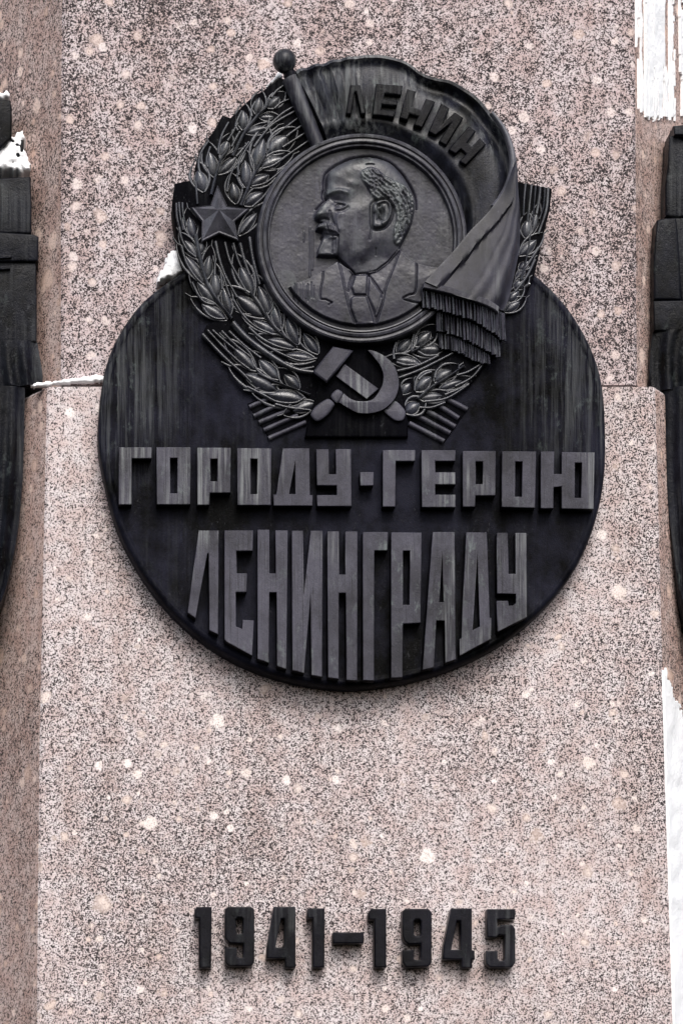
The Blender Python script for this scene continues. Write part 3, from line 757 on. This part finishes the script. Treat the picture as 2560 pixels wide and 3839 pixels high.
    bump((640, 830), 190, 130, 6, -20); bump((560, 1000), 120, 140, 3)
    must = Rr([(157, 1015), (165, 985), (195, 955), (260, 945), (370, 980), (440, 1108), (340, 1078), (240, 1042), (157, 1032)])
    plateau(must, 9, 6)
    for k in range(10):
        x = 180 + 25 * k
        ridge(Rr([(x, 965 + k * 3), (x + 10, 1005 + k * 4), (x + 30, 1045 + k * 6)]), 2.4, random.choice((-3, 2.5)))
    mouth = Rr([(236, 1062), (435, 1118), (430, 1150), (330, 1135), (290, 1150), (238, 1122)])
    plateau(mouth, -8, 8)
    ridge(Rr([(245, 1120), (290, 1150), (330, 1210)]), 6, -6)
    bump((260, 1260), 70, 80, 6)
    gm = sstep(sdist(X, Y, Rr([(240, 1140), (350, 1128), (434, 1130), (434, 1364), (174, 1362), (188, 1280), (220, 1205)])), -1, 13)
    H[:] = H * (1 - gm) + (31 + 5 * np.clip((X - 1190) / 70, 0, 1) + 3 * vnoise(X, Y, 12, 77)) * gm
    ridge(Rr([(362, 1130), (362, 1330)]), 2.4, -7); ridge(Rr([(433, 1120), (432, 1360)]), 2.6, -10)
    ridge(Rr([(450, 1380), (600, 1275), (740, 1245), (830, 1170)]), 16, -3)
    bump((700, 1400), 160, 120, 4)
    ridge(Rr([(878, 860), (860, 1000), (826, 1175)]), 3.2, -8)
    ridge(Rr([(908, 1280), (908, 1360)]), 2.2, -6)
    ridge(Rr([(785, 228), (840, 222), (885, 226)]), 2.2, -8)
    ridge(Rr([(860, 120), (940, 120), (1040, 155)]), 3.5, -8)
    # ear
    earp = crom(Rr([(866, 745), (925, 702), (1040, 690), (1103, 770), (1096, 880), (1050, 975), (980, 1028), (872, 1030), (860, 900)]), 4, True)
    sd2 = sdist(X, Y, earp)
    H[:] = H - 10 * np.exp(-((sd2 + 4) / 4.5) ** 2) * (sd2 < 2) + 11 * sstep(sd2, -1, 5)
    ridge(Rr([(925, 735), (980, 712), (1040, 715), (1082, 780), (1078, 870), (1040, 950), (985, 985)]), 5.5, 7)
    bump((965, 870), 55, 75, -11); ridge(Rr([(940, 760), (925, 800), (960, 850), (950, 900)]), 5, -9)
    plateau(Rr([(905, 940), (985, 948), (950, 870)]), -12, 5)
    bump((910, 810), 32, 55, 8); bump((930, 1000), 60, 30, 4); ridge(Rr([(1000, 780), (1030, 850), (1000, 920)]), 7, 5)
    # hair
    hair = crom(Rr([(715, 330), (800, 275), (900, 285), (1000, 365), (1110, 420), (1250, 480), (1345, 560), (1395, 680), (1385, 850), (1300, 1070), (1215, 1225), (1140, 1220), (1125, 1050), (1165, 900), (1125, 780), (1040, 690), (920, 690), (860, 650), (800, 530), (725, 420)]), 3, True)
    hs_ = sdist(X, Y, hair); hm = sstep(hs_, -3, 7)
    H[:] = H + 5 * hm
    r = np.random.default_rng(5)
    guide = [((800, 300), (.55, .83)), ((760, 430), (.75, .66)), ((900, 550), (.8, .6)), ((1000, 420), (.8, .6)), ((1100, 480), (.8, .6)), ((1000, 640), (.92, .4)), ((1250, 580), (.5, .86)),
             ((1330, 750), (.05, 1)), ((1280, 950), (-.3, .95)), ((1200, 1120), (-.42, .9)), ((1150, 850), (0, 1)), ((1180, 700), (.5, .86)), ((880, 660), (.5, .86))]
    gp_ = np.array(Rr([g[0] for g in guide])); gv_ = np.array([g[1] for g in guide])
    def flow(p):
        w_ = 1 / (np.sum((gp_ - p) ** 2, 1) + 60) ; v = (gv_ * w_[:, None]).sum(0); return v / np.hypot(*v)
    hp = np.array(hair); lo, hi = hp.min(0), hp.max(0); seeds = []
    tries = 0
    while len(seeds) < 120 and tries < 6000:
        tries += 1
        p = lo + r.random(2) * (hi - lo)
        if not inside(np.array([p[0]]), np.array([p[1]]), hair)[0]: continue
        if seeds and min(np.hypot(*(p - q)) for q in seeds) < 11: continue
        seeds.append(p)
    for p in seeds:
        q = [p - flow(p) * 8]; wig = r.uniform(0, 6); n_ = int(r.uniform(8, 15))
        for k in range(n_):
            v = flow(q[-1]); a2 = .16 * math.sin(wig + k * .6)
            v = np.array((v[0] * math.cos(a2) - v[1] * math.sin(a2), v[0] * math.sin(a2) + v[1] * math.cos(a2))); q.append(q[-1] + v * 4.2)
        q = [tuple(a) for a in q]
        x0_, x1_ = min(a[0] for a in q) - 16, max(a[0] for a in q) + 16; y0_, y1_ = min(a[1] for a in q) - 16, max(a[1] for a in q) + 16
        j0, j1 = np.searchsorted(X[0], [x0_, x1_]); i0, i1 = np.searchsorted(Y[:, 0], [y0_, y1_])
        d = polydist(X[i0:i1, j0:j1], Y[i0:i1, j0:j1], q)
        wd = r.uniform(3.4, 4.8)
        H[i0:i1, j0:j1] += (r.uniform(3.0, 5.0) * np.exp(-(d / wd) ** 2) - 0.9 * np.exp(-((d - wd * 1.9) / (wd * .7)) ** 2)) * hm[i0:i1, j0:j1]
    # clothing: shirt opening, tie, lapels
    shirt = Tt([(548, 178), (640, 250), (690, 300), (880, 267), (980, 192), (1085, 75), (1020, 250), (960, 420), (935, 520), (882, 735), (695, 740), (640, 600), (600, 430), (575, 300)])
    plateau(shirt, -7, 5)
    tie_k = Tt([(690, 312), (803, 307), (792, 490), (680, 490), (655, 420)])
    plateau(tie_k, 10, 6)
    tie_b = Tt([(678, 497), (790, 497), (850, 690), (862, 740), (705, 740), (650, 610), (650, 520)])
    plateau(tie_b, 9, 6)
    fl = Tt([(812, 310), (932, 482), (905, 600), (872, 672), (795, 500)])
    plateau(fl, 7, 9)
    ridge(Tt([(815, 312), (870, 385), (930, 478)]), 3, -7); ridge(Tt([(925, 520), (900, 610), (875, 665)]), 3.5, 6)
    ridge(Tt([(630, 450), (660, 330), (695, 300), (800, 297), (815, 310)]), 3, -7)
    ridge(Tt([(640, 250), (690, 298), (800, 293), (890, 262), (985, 188), (1080, 85)]), 3.0, 6)
    ridge(Tt([(545, 180), (575, 300), (600, 430), (640, 600), (690, 735)]), 3.2, -9)
    ridge(Tt([(1090, 80), (1020, 260), (955, 440), (935, 540), (880, 735)]), 3.0, -10)
    ridge(Tt([(410, 268), (405, 350), (390, 430), (386, 520), (430, 530), (485, 556)]), 2.4, -8)
    ridge(Tt([(485, 556), (460, 578)]), 2.4, -6)
    ridge(Tt([(1232, 200), (1230, 330), (1218, 465), (1160, 490), (1112, 522), (1180, 545), (1265, 560)]), 2.6, -10)
    for k in range(9):
        x = 150 + 22 * k + random.uniform(-8, 8)
        ridge(Tt([(x, 380 + random.uniform(-20, 40)), (x + random.uniform(-3, 3), 470), (x, 520 + random.uniform(-20, 60))]), 1.7, random.choice((-3.5, 2.5)))
    # vertical run lines on the field
    for x, y0, y1, w_ in ((395, 700, 1050, 3), (412, 720, 1000, 2.2), (352, 730, 800, 2)):
        ridge(cv('C', [(x, y0), (x + 2, (y0 + y1) / 2), (x - 2, y1)]), w_, 3.0)
    H += 0.5 * vnoise(X, Y, 7, 9)
    keep = rad <= R
    base = EB + 16; hmean = base + 22
    d = settle(MC[0], MC[1], hmean)
    idx = -np.ones(X.shape, int); idx[keep] = np.arange(keep.sum())
    PX, PY, PH = X[keep] + d[0], Y[keep] + d[1], H[keep] + base
    co = np.stack([(PX - 1280) * U, -PH * U, Z0 + (3839 - PY) * U], 1)
    a, b, c, e = idx[:-1, :-1], idx[1:, :-1], idx[1:, 1:], idx[:-1, 1:]
    ok = (a >= 0) & (b >= 0) & (c >= 0) & (e >= 0)
    quads = np.stack([a[ok], b[ok], c[ok], e[ok]], 1)
    me = bpy.data.meshes.new('portrait')
    me.from_pydata(co.tolist(), [], quads.tolist()); me.update()
    if sum(p.normal.y for p in me.polygons) > 0: me.flip_normals()
    me.shade_smooth()
    pat = np.clip(hm * 0.75 + .22 * sstep(sh, 0, 8) + np.exp(-(((X - Rr([(640, 500)])[0][0]) / 14) ** 2 + ((Y - Rr([(640, 500)])[0][1]) / 14) ** 2)) * 1.3
                  + .55 * np.exp(-(polydist(X, Y, Rr([(340, 480), (370, 340)])) / 12) ** 2) + .5 * np.exp(-(polydist(X, Y, Rr([(290, 560), (440, 580), (560, 620)])) / 9) ** 2)
                  + .45 * np.exp(-(polydist(X, Y, Rr([(480, 830), (600, 750)])) / 9) ** 2) + .7 * np.exp(-(polydist(X, Y, Rr([(905, 770), (925, 840)])) / 7) ** 2)
                  + .35 * np.exp(-(polydist(X, Y, Rr([(180, 860), (280, 740)])) / 12) ** 2) + .4 * (np.hypot(X - 1075, Y - 1045) < 40), 0, 1.2)
    at = me.attributes.new('verdigris', 'FLOAT', 'POINT'); at.data.foreach_set('value', pat[keep].astype(np.float32))
    o = add('portrait', me, M_FIELD, emb)
    o['label'] = 'profile relief of a balding bearded man in suit and tie'
portrait()

# --- banner
def banner():
    # upper cloth: swept between outer edge and medallion
    outer = cv('A', [(1000, 230), (1040, 205)]) + cv('B', [(60, 138), (150, 115), (320, 95), (430, 100), (560, 135), (660, 205), (760, 240), (870, 262), (1000, 340), (1130, 490), (1225, 630), (1270, 760), (1275, 880), (1240, 1000), (1150, 1120), (1050, 1230)])
    hb = EB + 40
    inner = []
    n = 90
    outer = crom(outer, 8)
    # resample the outer edge evenly
    Ls = [0]
    for i in range(1, len(outer)): Ls.append(Ls[-1] + math.dist(outer[i], outer[i - 1]))
    oo = []
    for k in range(n):
        s = Ls[-1] * k / (n - 1); i = max(j for j in range(len(Ls)) if Ls[j] <= s + 1e-9); i = min(i, len(outer) - 2)
        f = (s - Ls[i]) / (Ls[i + 1] - Ls[i]); oo.append(tuple(a + (b - a) * f for a, b in zip(outer[i], outer[i + 1])))
    d = settle(1600, 420, hb)
    rows = []
    a0, a1 = math.radians(-108), math.radians(10)
    rr = random.Random(3)
    for k, p in enumerate(oo):
        t = k / (n - 1); a = a0 + (a1 - a0) * t
        q = (MC[0] + 380 * math.cos(a), MC[1] + 380 * math.sin(a))
        row = []
        for j in range(31):
            s = j / 30
            x, y = p[0] + (q[0] - p[0]) * s, p[1] + (q[1] - p[1]) * s
            roll = 26 * math.exp(-((s - .05) / .05) ** 2) if t < .72 else 14 * math.exp(-((s - .04) / .05) ** 2)
            valley = -20 * math.exp(-((s - .17) / .09) ** 2) * sstep(np.array(t), .28, .5)
            belly = 22 * math.sin(math.pi * min(1, s * 1.02)) ** .8
            hem = 8 * math.exp(-((s - .80) / .05) ** 2) - 14 * sstep(np.array(s), .86, .96)
            folds = (13 * math.sin(t * 130 + 1.5 * s) * math.exp(-((t - .08) / .09) ** 2) + 7 * math.sin(t * 46 + 3 * s) * math.exp(-((t - .52) / .08) ** 2)) * (0.35 + .65 * (1 - s))
            wave = 5 * math.sin(9 * t + 4 * s)
            hh = hb - 14 + roll + float(valley) + belly + float(hem) + folds + wave
            if s == 0: hh -= 10
            row.append((x + d[0], y + d[1], hh))
        rows.append(row)
    me = loft('banner', rows, close_back=-30)
    o = add('banner', me, M_BANNER, emb, smooth=45)
    o['label'] = 'draped banner with raised letters and fringed end'
    if True:
        pass
    L5 = [('Л', [(160, 345), (240, 345), (285, 578), (245, 578), (207, 400), (195, 400), (168, 578), (125, 578)]),
          ('Е', [(372, 335), (585, 350), (573, 428), (440, 413), (430, 458), (545, 475), (540, 515), (418, 502), (410, 542), (530, 556), (518, 606), (340, 585)]),
          ('Н', [(625, 378), (695, 398), (660, 520), (735, 548), (775, 455), (850, 480), (745, 692), (675, 668), (712, 598), (645, 575), (628, 632), (562, 610)]),
          ('И', [(900, 495), (968, 535), (900, 672), (1010, 568), (1078, 612), (940, 838), (882, 800), (975, 660), (855, 755), (798, 722)]),
          ('Н', [(1125, 682), (1180, 722), (1110, 815), (1150, 850), (1215, 775), (1262, 830), (1100, 1000), (1050, 962), (1105, 905), (1062, 868), (1020, 908), (962, 868)])]
    for tx, pl in L5:
        letter(tx, 'V', pl, (), 46, o, EB + 26, M_DIGIT, 4)
    # folded-over front flap
    lf = cv('UU', [(1075, -90), (1035, 0), (990, 130), (930, 260), (830, 400), (740, 510), (600, 650), (500, 770), (400, 890), (250, 1050), (100, 1215)])
    rt = cv('UU', [(1085, -90), (1105, 0), (1118, 170), (1142, 400), (1142, 560), (1132, 800), (1105, 960), (1070, 1130), (1040, 1260), (1005, 1385), (960, 1475)])
    lf, rt = crom(lf, 6), crom(rt, 6)
    hf = EB + 88; d = settle(1820, 900, hf)
    rows = []
    for k, (a, b) in enumerate(zip(lf, rt)):
        t = k / (len(lf) - 1); row = []
        wdt = math.dist(a, b); hemw = min(.5, 46 / max(wdt, 1))
        for j in range(37):
            s = j / 36
            x, y = a[0] + (b[0] - a[0]) * s, a[1] + (b[1] - a[1]) * s + 14 * math.sin(math.pi * s) * t
            hh = hf + 15 * (1 - float(sstep(np.array(s), hemw, hemw + .03))) + 10 * math.sin(math.pi * s)
            hh -= 46 * float(sstep(np.array(s), .80, 1.0)) ** 1.5
            hh += 2.2 * math.sin(s * 30 + t * 3) * t * (s > .5)
            row.append((x + d[0], y + d[1], hh))
        rows.append(row)
    me = loft('banner_flap', rows, close_back=EB - 4)
    add('banner_flap', me, M_FIELD, o, smooth=40)
    # bright rolled edge where the cloth turns over
    re_ = cv('B', [(1120, 480), (1195, 580), (1240, 690), (1258, 800), (1245, 900), (1205, 1000), (1140, 1095)])
    add('rolled_edge', strip('rolled_edge', moved(re_, d), hf - 16, 30, 22, (.55, 1.2), 9, 8), M_STAR, o, smooth=60)
    # band across the flap's end
    tb = cv('UU', [(88, 1215), (240, 1240), (460, 1292), (700, 1368), (830, 1430), (895, 1480)])
    bb = cv('UU', [(80, 1275), (230, 1305), (450, 1360), (690, 1437), (820, 1495), (885, 1540)])
    bd = crom(tb, 4) + crom(bb, 4)[::-1]
    add('hem_band', slab('hem_band', moved(bd, d), [], hf - 40, hf + 10, 3), M_FACE, o, smooth=35)
    # fringe in three tiers, strand by strand
    tiers = [(cv('UU', [(70, 1270), (230, 1300), (450, 1355), (690, 1432), (820, 1490), (960, 1545)]), cv('Q', [(520, 25), (700, 55), (850, 92), (1100, 185), (1300, 300), (1445, 412)]), hf - 22, 32),
             (cv('Q', [(690, 60), (850, 95), (1050, 160), (1200, 230), (1330, 320), (1420, 400)]), cv('Q', [(700, 300), (850, 342), (1000, 405), (1150, 480), (1290, 560), (1385, 605)]), hf - 50, 27),
             (cv('Q', [(705, 300), (850, 342), (950, 390), (1080, 450), (1190, 520), (1290, 560)]), cv('Q', [(728, 515), (850, 535), (960, 575), (1060, 630), (1150, 670), (1240, 690)]), hf - 68, 22)]
    for tp, bt, h, cnt in tiers:
        tp, bt = crom(tp, 8), crom(bt, 8); N = len(tp)
        dd = settle(sum(p[0] for p in tp) / N, sum(p[1] for p in tp) / N, h + 10)
        # dark cloth behind the strands
        add('fringe_ground', slab('fringe_ground', moved(tp + bt[::-1], dd), [], EB - 8, h - 2, 2), M_BACK, o)
        for k in range(cnt):
            f = (k + .5) / cnt * (N - 1); i = min(int(f), N - 2); fr = f - i
            a = tuple(u + (v - u) * fr for u, v in zip(tp[i], tp[i + 1])); b = tuple(u + (v - u) * fr for u, v in zip(bt[i], bt[i + 1]))
            wd = math.dist(tp[0], tp[-1]) / cnt
            yb = float(np.interp(a[0], [p[0] for p in bt], [p[1] for p in bt])); b = (a[0] + 2, max(yb, a[1] + 8))
            ln = random.uniform(.93, 1.05); b = (a[0] + (b[0] - a[0]) * ln + random.uniform(-3, 3), a[1] + (b[1] - a[1]) * ln)
            m = ((a[0] + b[0]) / 2 + random.uniform(-2, 2), (a[1] + b[1]) / 2)
            me = strip('fringe_strand', moved([a, m, b], dd), h - 3 + random.uniform(-3, 3), wd * random.uniform(.8, 1.05), 7, (.9, 1.05), 5, 2)
            add('fringe_strand', me, (M_FACE, M_FIELD, M_WREATH)[k % 3], o, smooth=50)
    # pole with ball finial
    a, b = cv('A', [(968, 262), (1165, 755)]); hp = EB + 30
    dd = settle((a[0] + b[0]) / 2, (a[1] + b[1]) / 2, hp + 20)
    add('pole', strip('pole', moved([a, ((a[0] + b[0]) / 2, (a[1] + b[1]) / 2), b], dd), hp - 14, 62, 36, (1.1, .8), 15, 8), M_FIELD, o, smooth=50)
    c = cv('A', [(915, 155)])[0]; hb_ = EB + 10; dd = settle(c[0], c[1], hb_)
    bm = bmesh.new(); bmesh.ops.create_uvsphere(bm, u_segments=32, v_segments=18, radius=44 * U)
    me = bpy.data.meshes.new('ball_finial'); bm.to_mesh(me); bm.free()
    me.transform(Matrix.Translation(P(c[0] + dd[0], c[1] + dd[1], hb_)))
    add('ball_finial', me, M_BANNER, o, smooth=60)
    nk = cv('A', [(930, 190), (975, 275)])
    add('finial_neck', strip('finial_neck', moved([nk[0], ((nk[0][0] + nk[1][0]) / 2, (nk[0][1] + nk[1][1]) / 2), nk[1]], dd), hb_ - 20, 40, 34, (.8, 1.4), 9, 4), M_DISC, o, smooth=50)
banner()

# ================================================================== HIGH-RELIEF FIGURES ON THE FLANKS
def figpart(name, parent, pts, h0, h1, bevel=14, folds=None):
    me = slab(name, settled(pts, h1), [], h0, h1, bevel, 3)
    bm = bmesh.new(); bm.from_mesh(me)
    bm.to_mesh(me); bm.free()
    return add(name, me, M_FIG, parent, smooth=40)
def coat(name, parent, left, right, h, amp, nf, back):
    """skirt of a long coat with vertical folds, swept between two traced edges"""
    L, Rr_ = crom(left, 8), crom(right, 8); rows = []
    d = settle(sum(p[0] for p in right) / len(right), sum(p[1] for p in right) / len(right), h)
    for k, (a, b) in enumerate(zip(L, Rr_)):
        row = []; t = k / (len(L) - 1)
        for j in range(61):
            s = j / 60; f = math.sin(s * nf * 2 * math.pi + 1.3 * math.sin(t * 3)) * amp * (0.25 + .75 * t)
            row.append((a[0] + (b[0] - a[0]) * s + d[0], a[1] + (b[1] - a[1]) * s + d[1], h + f - 26 * max(0, abs(2 * s - 1) - .8) * 5))
        rows.append(row)
    return add(name, loft(name, rows, close_back=back), M_FIG, parent, smooth=50)
X0 = -420
fl = empty('soldier_relief', P(-120, 2350, -300))
tag(fl, 'dark bronze high-relief figure in belted long coat with snow at its collar', 'relief figure', 'bronze figures on the flanks of the obelisk')
I_ = lambda p: cv('I', p)
figpart('headgear', fl, [(X0 + 150, 372)] + I_([(65, 585), (74, 640), (72, 812), (0, 880)]) + [(X0 + 150, 575)], -520, -130, 8)
figpart('collar_tab', fl, I_([(70, 818), (143, 820), (138, 905), (75, 958)]), -420, -150, 4)
figpart('shoulder', fl, [(X0, 660)] + I_([(0, 1045), (185, 1036), (190, 1200), (190, 1372)]) + [(X0, 880)], -560, -105, 9)
figpart('belt', fl, [(X0, 858)] + I_([(0, 1362), (200, 1375), (232, 1388), (229, 1535)]) + [(X0, 985)], -560, -85, 8)
figpart('coat_waist', fl, [(X0, 970)] + I_([(0, 1525), (218, 1540), (222, 1800), (220, 2010), (0, 2030)]) + [(X0, 1300)], -560, -100, 8)
coat('coat_flare', fl, [(X0, 1270), (X0, 1330), (X0, 1400), (X0, 1460)], I_([(221, 2000), (240, 2110), (254, 2200), (250, 2262)]), -85, 12, 9, -560)
coat('coat_skirt', fl, [(X0, 1440), (X0, 1600), (X0, 1800), (X0, 1950), (X0, 2120), (X0, 2280), (X0, 2420), (X0, 2520)],
     cv('J', [(150, 226), (146, 420), (142, 600), (132, 820), (110, 1050), (76, 1250), (28, 1440), (-40, 1600)]), -70, 11, 10, -560)
figpart('strap', fl, cv('I', [(0, 1495), (70, 1498), (72, 1515), (0, 1520)]), -90, -74, 3)
figpart('strap', fl, cv('I', [(0, 1560), (62, 1565), (64, 1582), (0, 1585)]), -108, -86, 3)
X1 = 2990
fr_ = empty('soldier_relief', P(2720, 2350, -300))
tag(fr_, 'dark bronze high-relief figure in long coat against the snow-streaked flank', 'relief figure', 'bronze figures on the flanks of the obelisk')
Ra = lambda p: cv('RA', p); Rb = lambda p: cv('RB', p)
figpart('headgear', fr_, Ra([(660, 738), (760, 728)]) + [(X1, 465), (X1, 510)] + Ra([(665, 790)]), -520, -140, 5)
figpart('helmet', fr_, Ra([(636, 800), (668, 786), (721, 815)]) + [(X1, 520), (X1, 830)] + Ra([(612, 1275), (612, 1100), (628, 950)]), -560, -170, 10)
figpart('sleeve', fr_, Ra([(566, 1290), (600, 1280), (682, 1276), (694, 1400), (705, 1600), (712, 1765), (546, 1762), (545, 1500)]), -560, -100, 10)
figpart('chest', fr_, Ra([(660, 1275), (690, 1276)]) + [(X1, 800), (X1, 1140)] + Ra([(700, 1775)]), -560, -135, 10)
figpart('belt', fr_, Ra([(542, 1765), (721, 1762)]) + [(X1, 1120), (X1, 1245)] + Ra([(545, 1945)]), -560, -90, 8)
coat('coat_flare', fr_, Ra([(545, 1935), (532, 1990), (522, 2130), (514, 2290)]), [(X1, 1230), (X1, 1290), (X1, 1380), (X1, 1465)], -88, 10, 9, -560)
coat('coat_skirt', fr_, Rb([(609, 230), (612, 420), (616, 600), (624, 800), (650, 1080), (680, 1330), (705, 1480), (745, 1640)]),
     [(X1, 1440), (X1, 1600), (X1, 1750), (X1, 1900), (X1, 2080), (X1, 2250), (X1, 2400), (X1, 2520)], -75, 11, 10, -560)

# ================================================================== SNOW
G = 'snow caught on ledges'
def snowlump(pts, h, amp, label, hb, seed=1, edge=22, rough=.5, group=None, name='snow_patch', step=5):
    me = blob(name, settled(pts, h), h, amp, step, rough, edge, seed, hb)
    return tag(add(name, me, M_SNOW, smooth=70), label, 'snow', group)
Zd = lambda p: cv('Z', p)
snowlump(Zd([(352, 657), (362, 632), (376, 612), (392, 576), (408, 578), (416, 600), (428, 622), (408, 634), (380, 645)]), 30, 30, 'white snow heap on the shoulder of the round plaque beside the wreath', -30, 2)
snowlump(cv('A', [(770, 352), (830, 292), (862, 238), (905, 250), (900, 285), (830, 335), (790, 360)]), 20, 26, 'small wedge of snow beneath the ball finial', -32, 3, edge=14, rough=.25)
snowlump(Zd([(62, 888), (85, 878), (130, 874), (165, 869), (195, 866), (222, 861), (240, 862), (240, 879), (200, 881), (130, 885), (80, 891)]), -20, 16, 'thin line of snow lying on the granite ledge beside the plaque', -36, 4, edge=12, rough=.3)
snowlump(cv('I', [(-300, 880), (0, 875), (30, 850), (68, 826), (85, 808), (120, 780), (138, 772), (148, 810), (150, 880), (172, 950), (190, 1028), (120, 1028), (40, 1020), (-300, 1000)]), -190, 40, "heap of fresh snow on the coated figure's shoulder", -420, 5, rough=.6)
snowlump(cv('I', [(-300, 545), (0, 545), (15, 552), (36, 530), (60, 540), (66, 584), (0, 588), (-300, 585)]), -160, 22, "cap of snow on the coated figure's headgear", -300, 6, rough=.4)
snowlump(cv('UU', [(1212, 1232), (1228, 1222), (1243, 1235), (1240, 1248), (1222, 1246)]), EB + 12, 10, 'tiny dab of snow on the wheat beside the banner', EB - 4, 7, edge=5, rough=.1, step=2)

def crust(name, x_edge, y0, y1, hf, depth0, depth1, fn, label, n=(260, 150)):
    """wind-blown snow frozen on the right flank: irregular crust lying on the receding face; fn(u depth, y) > 0 where snow sticks"""
    ny, nu = n; V = []; F = []; idx = {}
    nx, nyv = math.sin(math.radians(FLANK)), math.cos(math.radians(FLANK))
    ys_ = np.linspace(y0, y1, ny); us = np.linspace(depth0, depth1, nu)
    Uu, Yy = np.meshgrid(us, ys_)
    K = fn(Uu, Yy) > 0
    th = 5 + 6 * (vnoise(Uu, Yy, 60, 21) + .5) + 1.5 * vnoise(Uu, Yy, 14, 22)
    for i in range(ny):
        for j in range(nu):
            if not K[i, j]: continue
            u, y = us[j], ys_[i]; e = x_edge(y)
            x = e + u * COT + nx * th[i, j]; h = hf - u + nyv * th[i, j]
            idx[i, j] = len(V); V.append(P(x, y, h))
    for i in range(ny - 1):
        for j in range(nu - 1):
            q = [(i, j), (i + 1, j), (i + 1, j + 1), (i, j + 1)]
            if all(k in idx for k in q): F.append(tuple(idx[k] for k in q))
    me = mesh(name, V, F)
    bm = bmesh.new(); bm.from_mesh(me)
    be = [e for e in bm.edges if e.is_boundary]
    r = bmesh.ops.extrude_edge_only(bm, edges=be)
    for v in r['geom']:
        if isinstance(v, bmesh.types.BMVert): v.co.x -= nx * 24 * U; v.co.y += nyv * 24 * U
    bmesh.ops.delete(bm, geom=[v for v in bm.verts if not v.link_faces], context='VERTS')
    bmesh.ops.recalc_face_normals(bm, faces=bm.faces); bm.to_mesh(me); bm.free()
    return tag(add(name, me, M_SNOW, smooth=60), label, 'snow')
def f_low(u, y):
    edge = 2560 + 0.55 * np.clip(u - 40, 0, 400) - 60 * np.exp(-(u / 60) ** 2)
    a = (y - edge) + 60 * vnoise(u, y, 14, 31)
    speck = vnoise(u, y * .35, 9, 33) + .5 * vnoise(u, y, 60, 34)
    thin = (u > 150) & (speck > .42)
    return np.where(thin, -1, a)
crust('snow_crust', lambda y: 2487 + (y - 2800) * 0.0318, 2480, 4100, HL, 4, 700, f_low, 'white sheet of wind-blown snow frozen on the lower granite flank')
def f_up(u, y):
    lim = 395 - 0.35 * np.clip(u - 120, 0, 600) + 30 * vnoise(u, y * 0 + 3, 12, 41)
    st = vnoise(u, y * .03, 9, 42) * 1.0 + .6 * vnoise(u, y * .02, 28, 43)
    right = np.where(u > 350, -.15 - (vnoise(u, y * .3, 7, 44) > 0) * .25, 0)
    ok = st + .10 + right + .4 * np.exp(-((u - 190) / 70) ** 2)
    return np.where(y < lim, ok, -1)
crust('snow_crust', lambda y: 2381 + y * 0.0055, -500, 420, HU, 8, 700, f_up, 'streaky snow crust frozen on the upper granite flank', n=(200, 200))
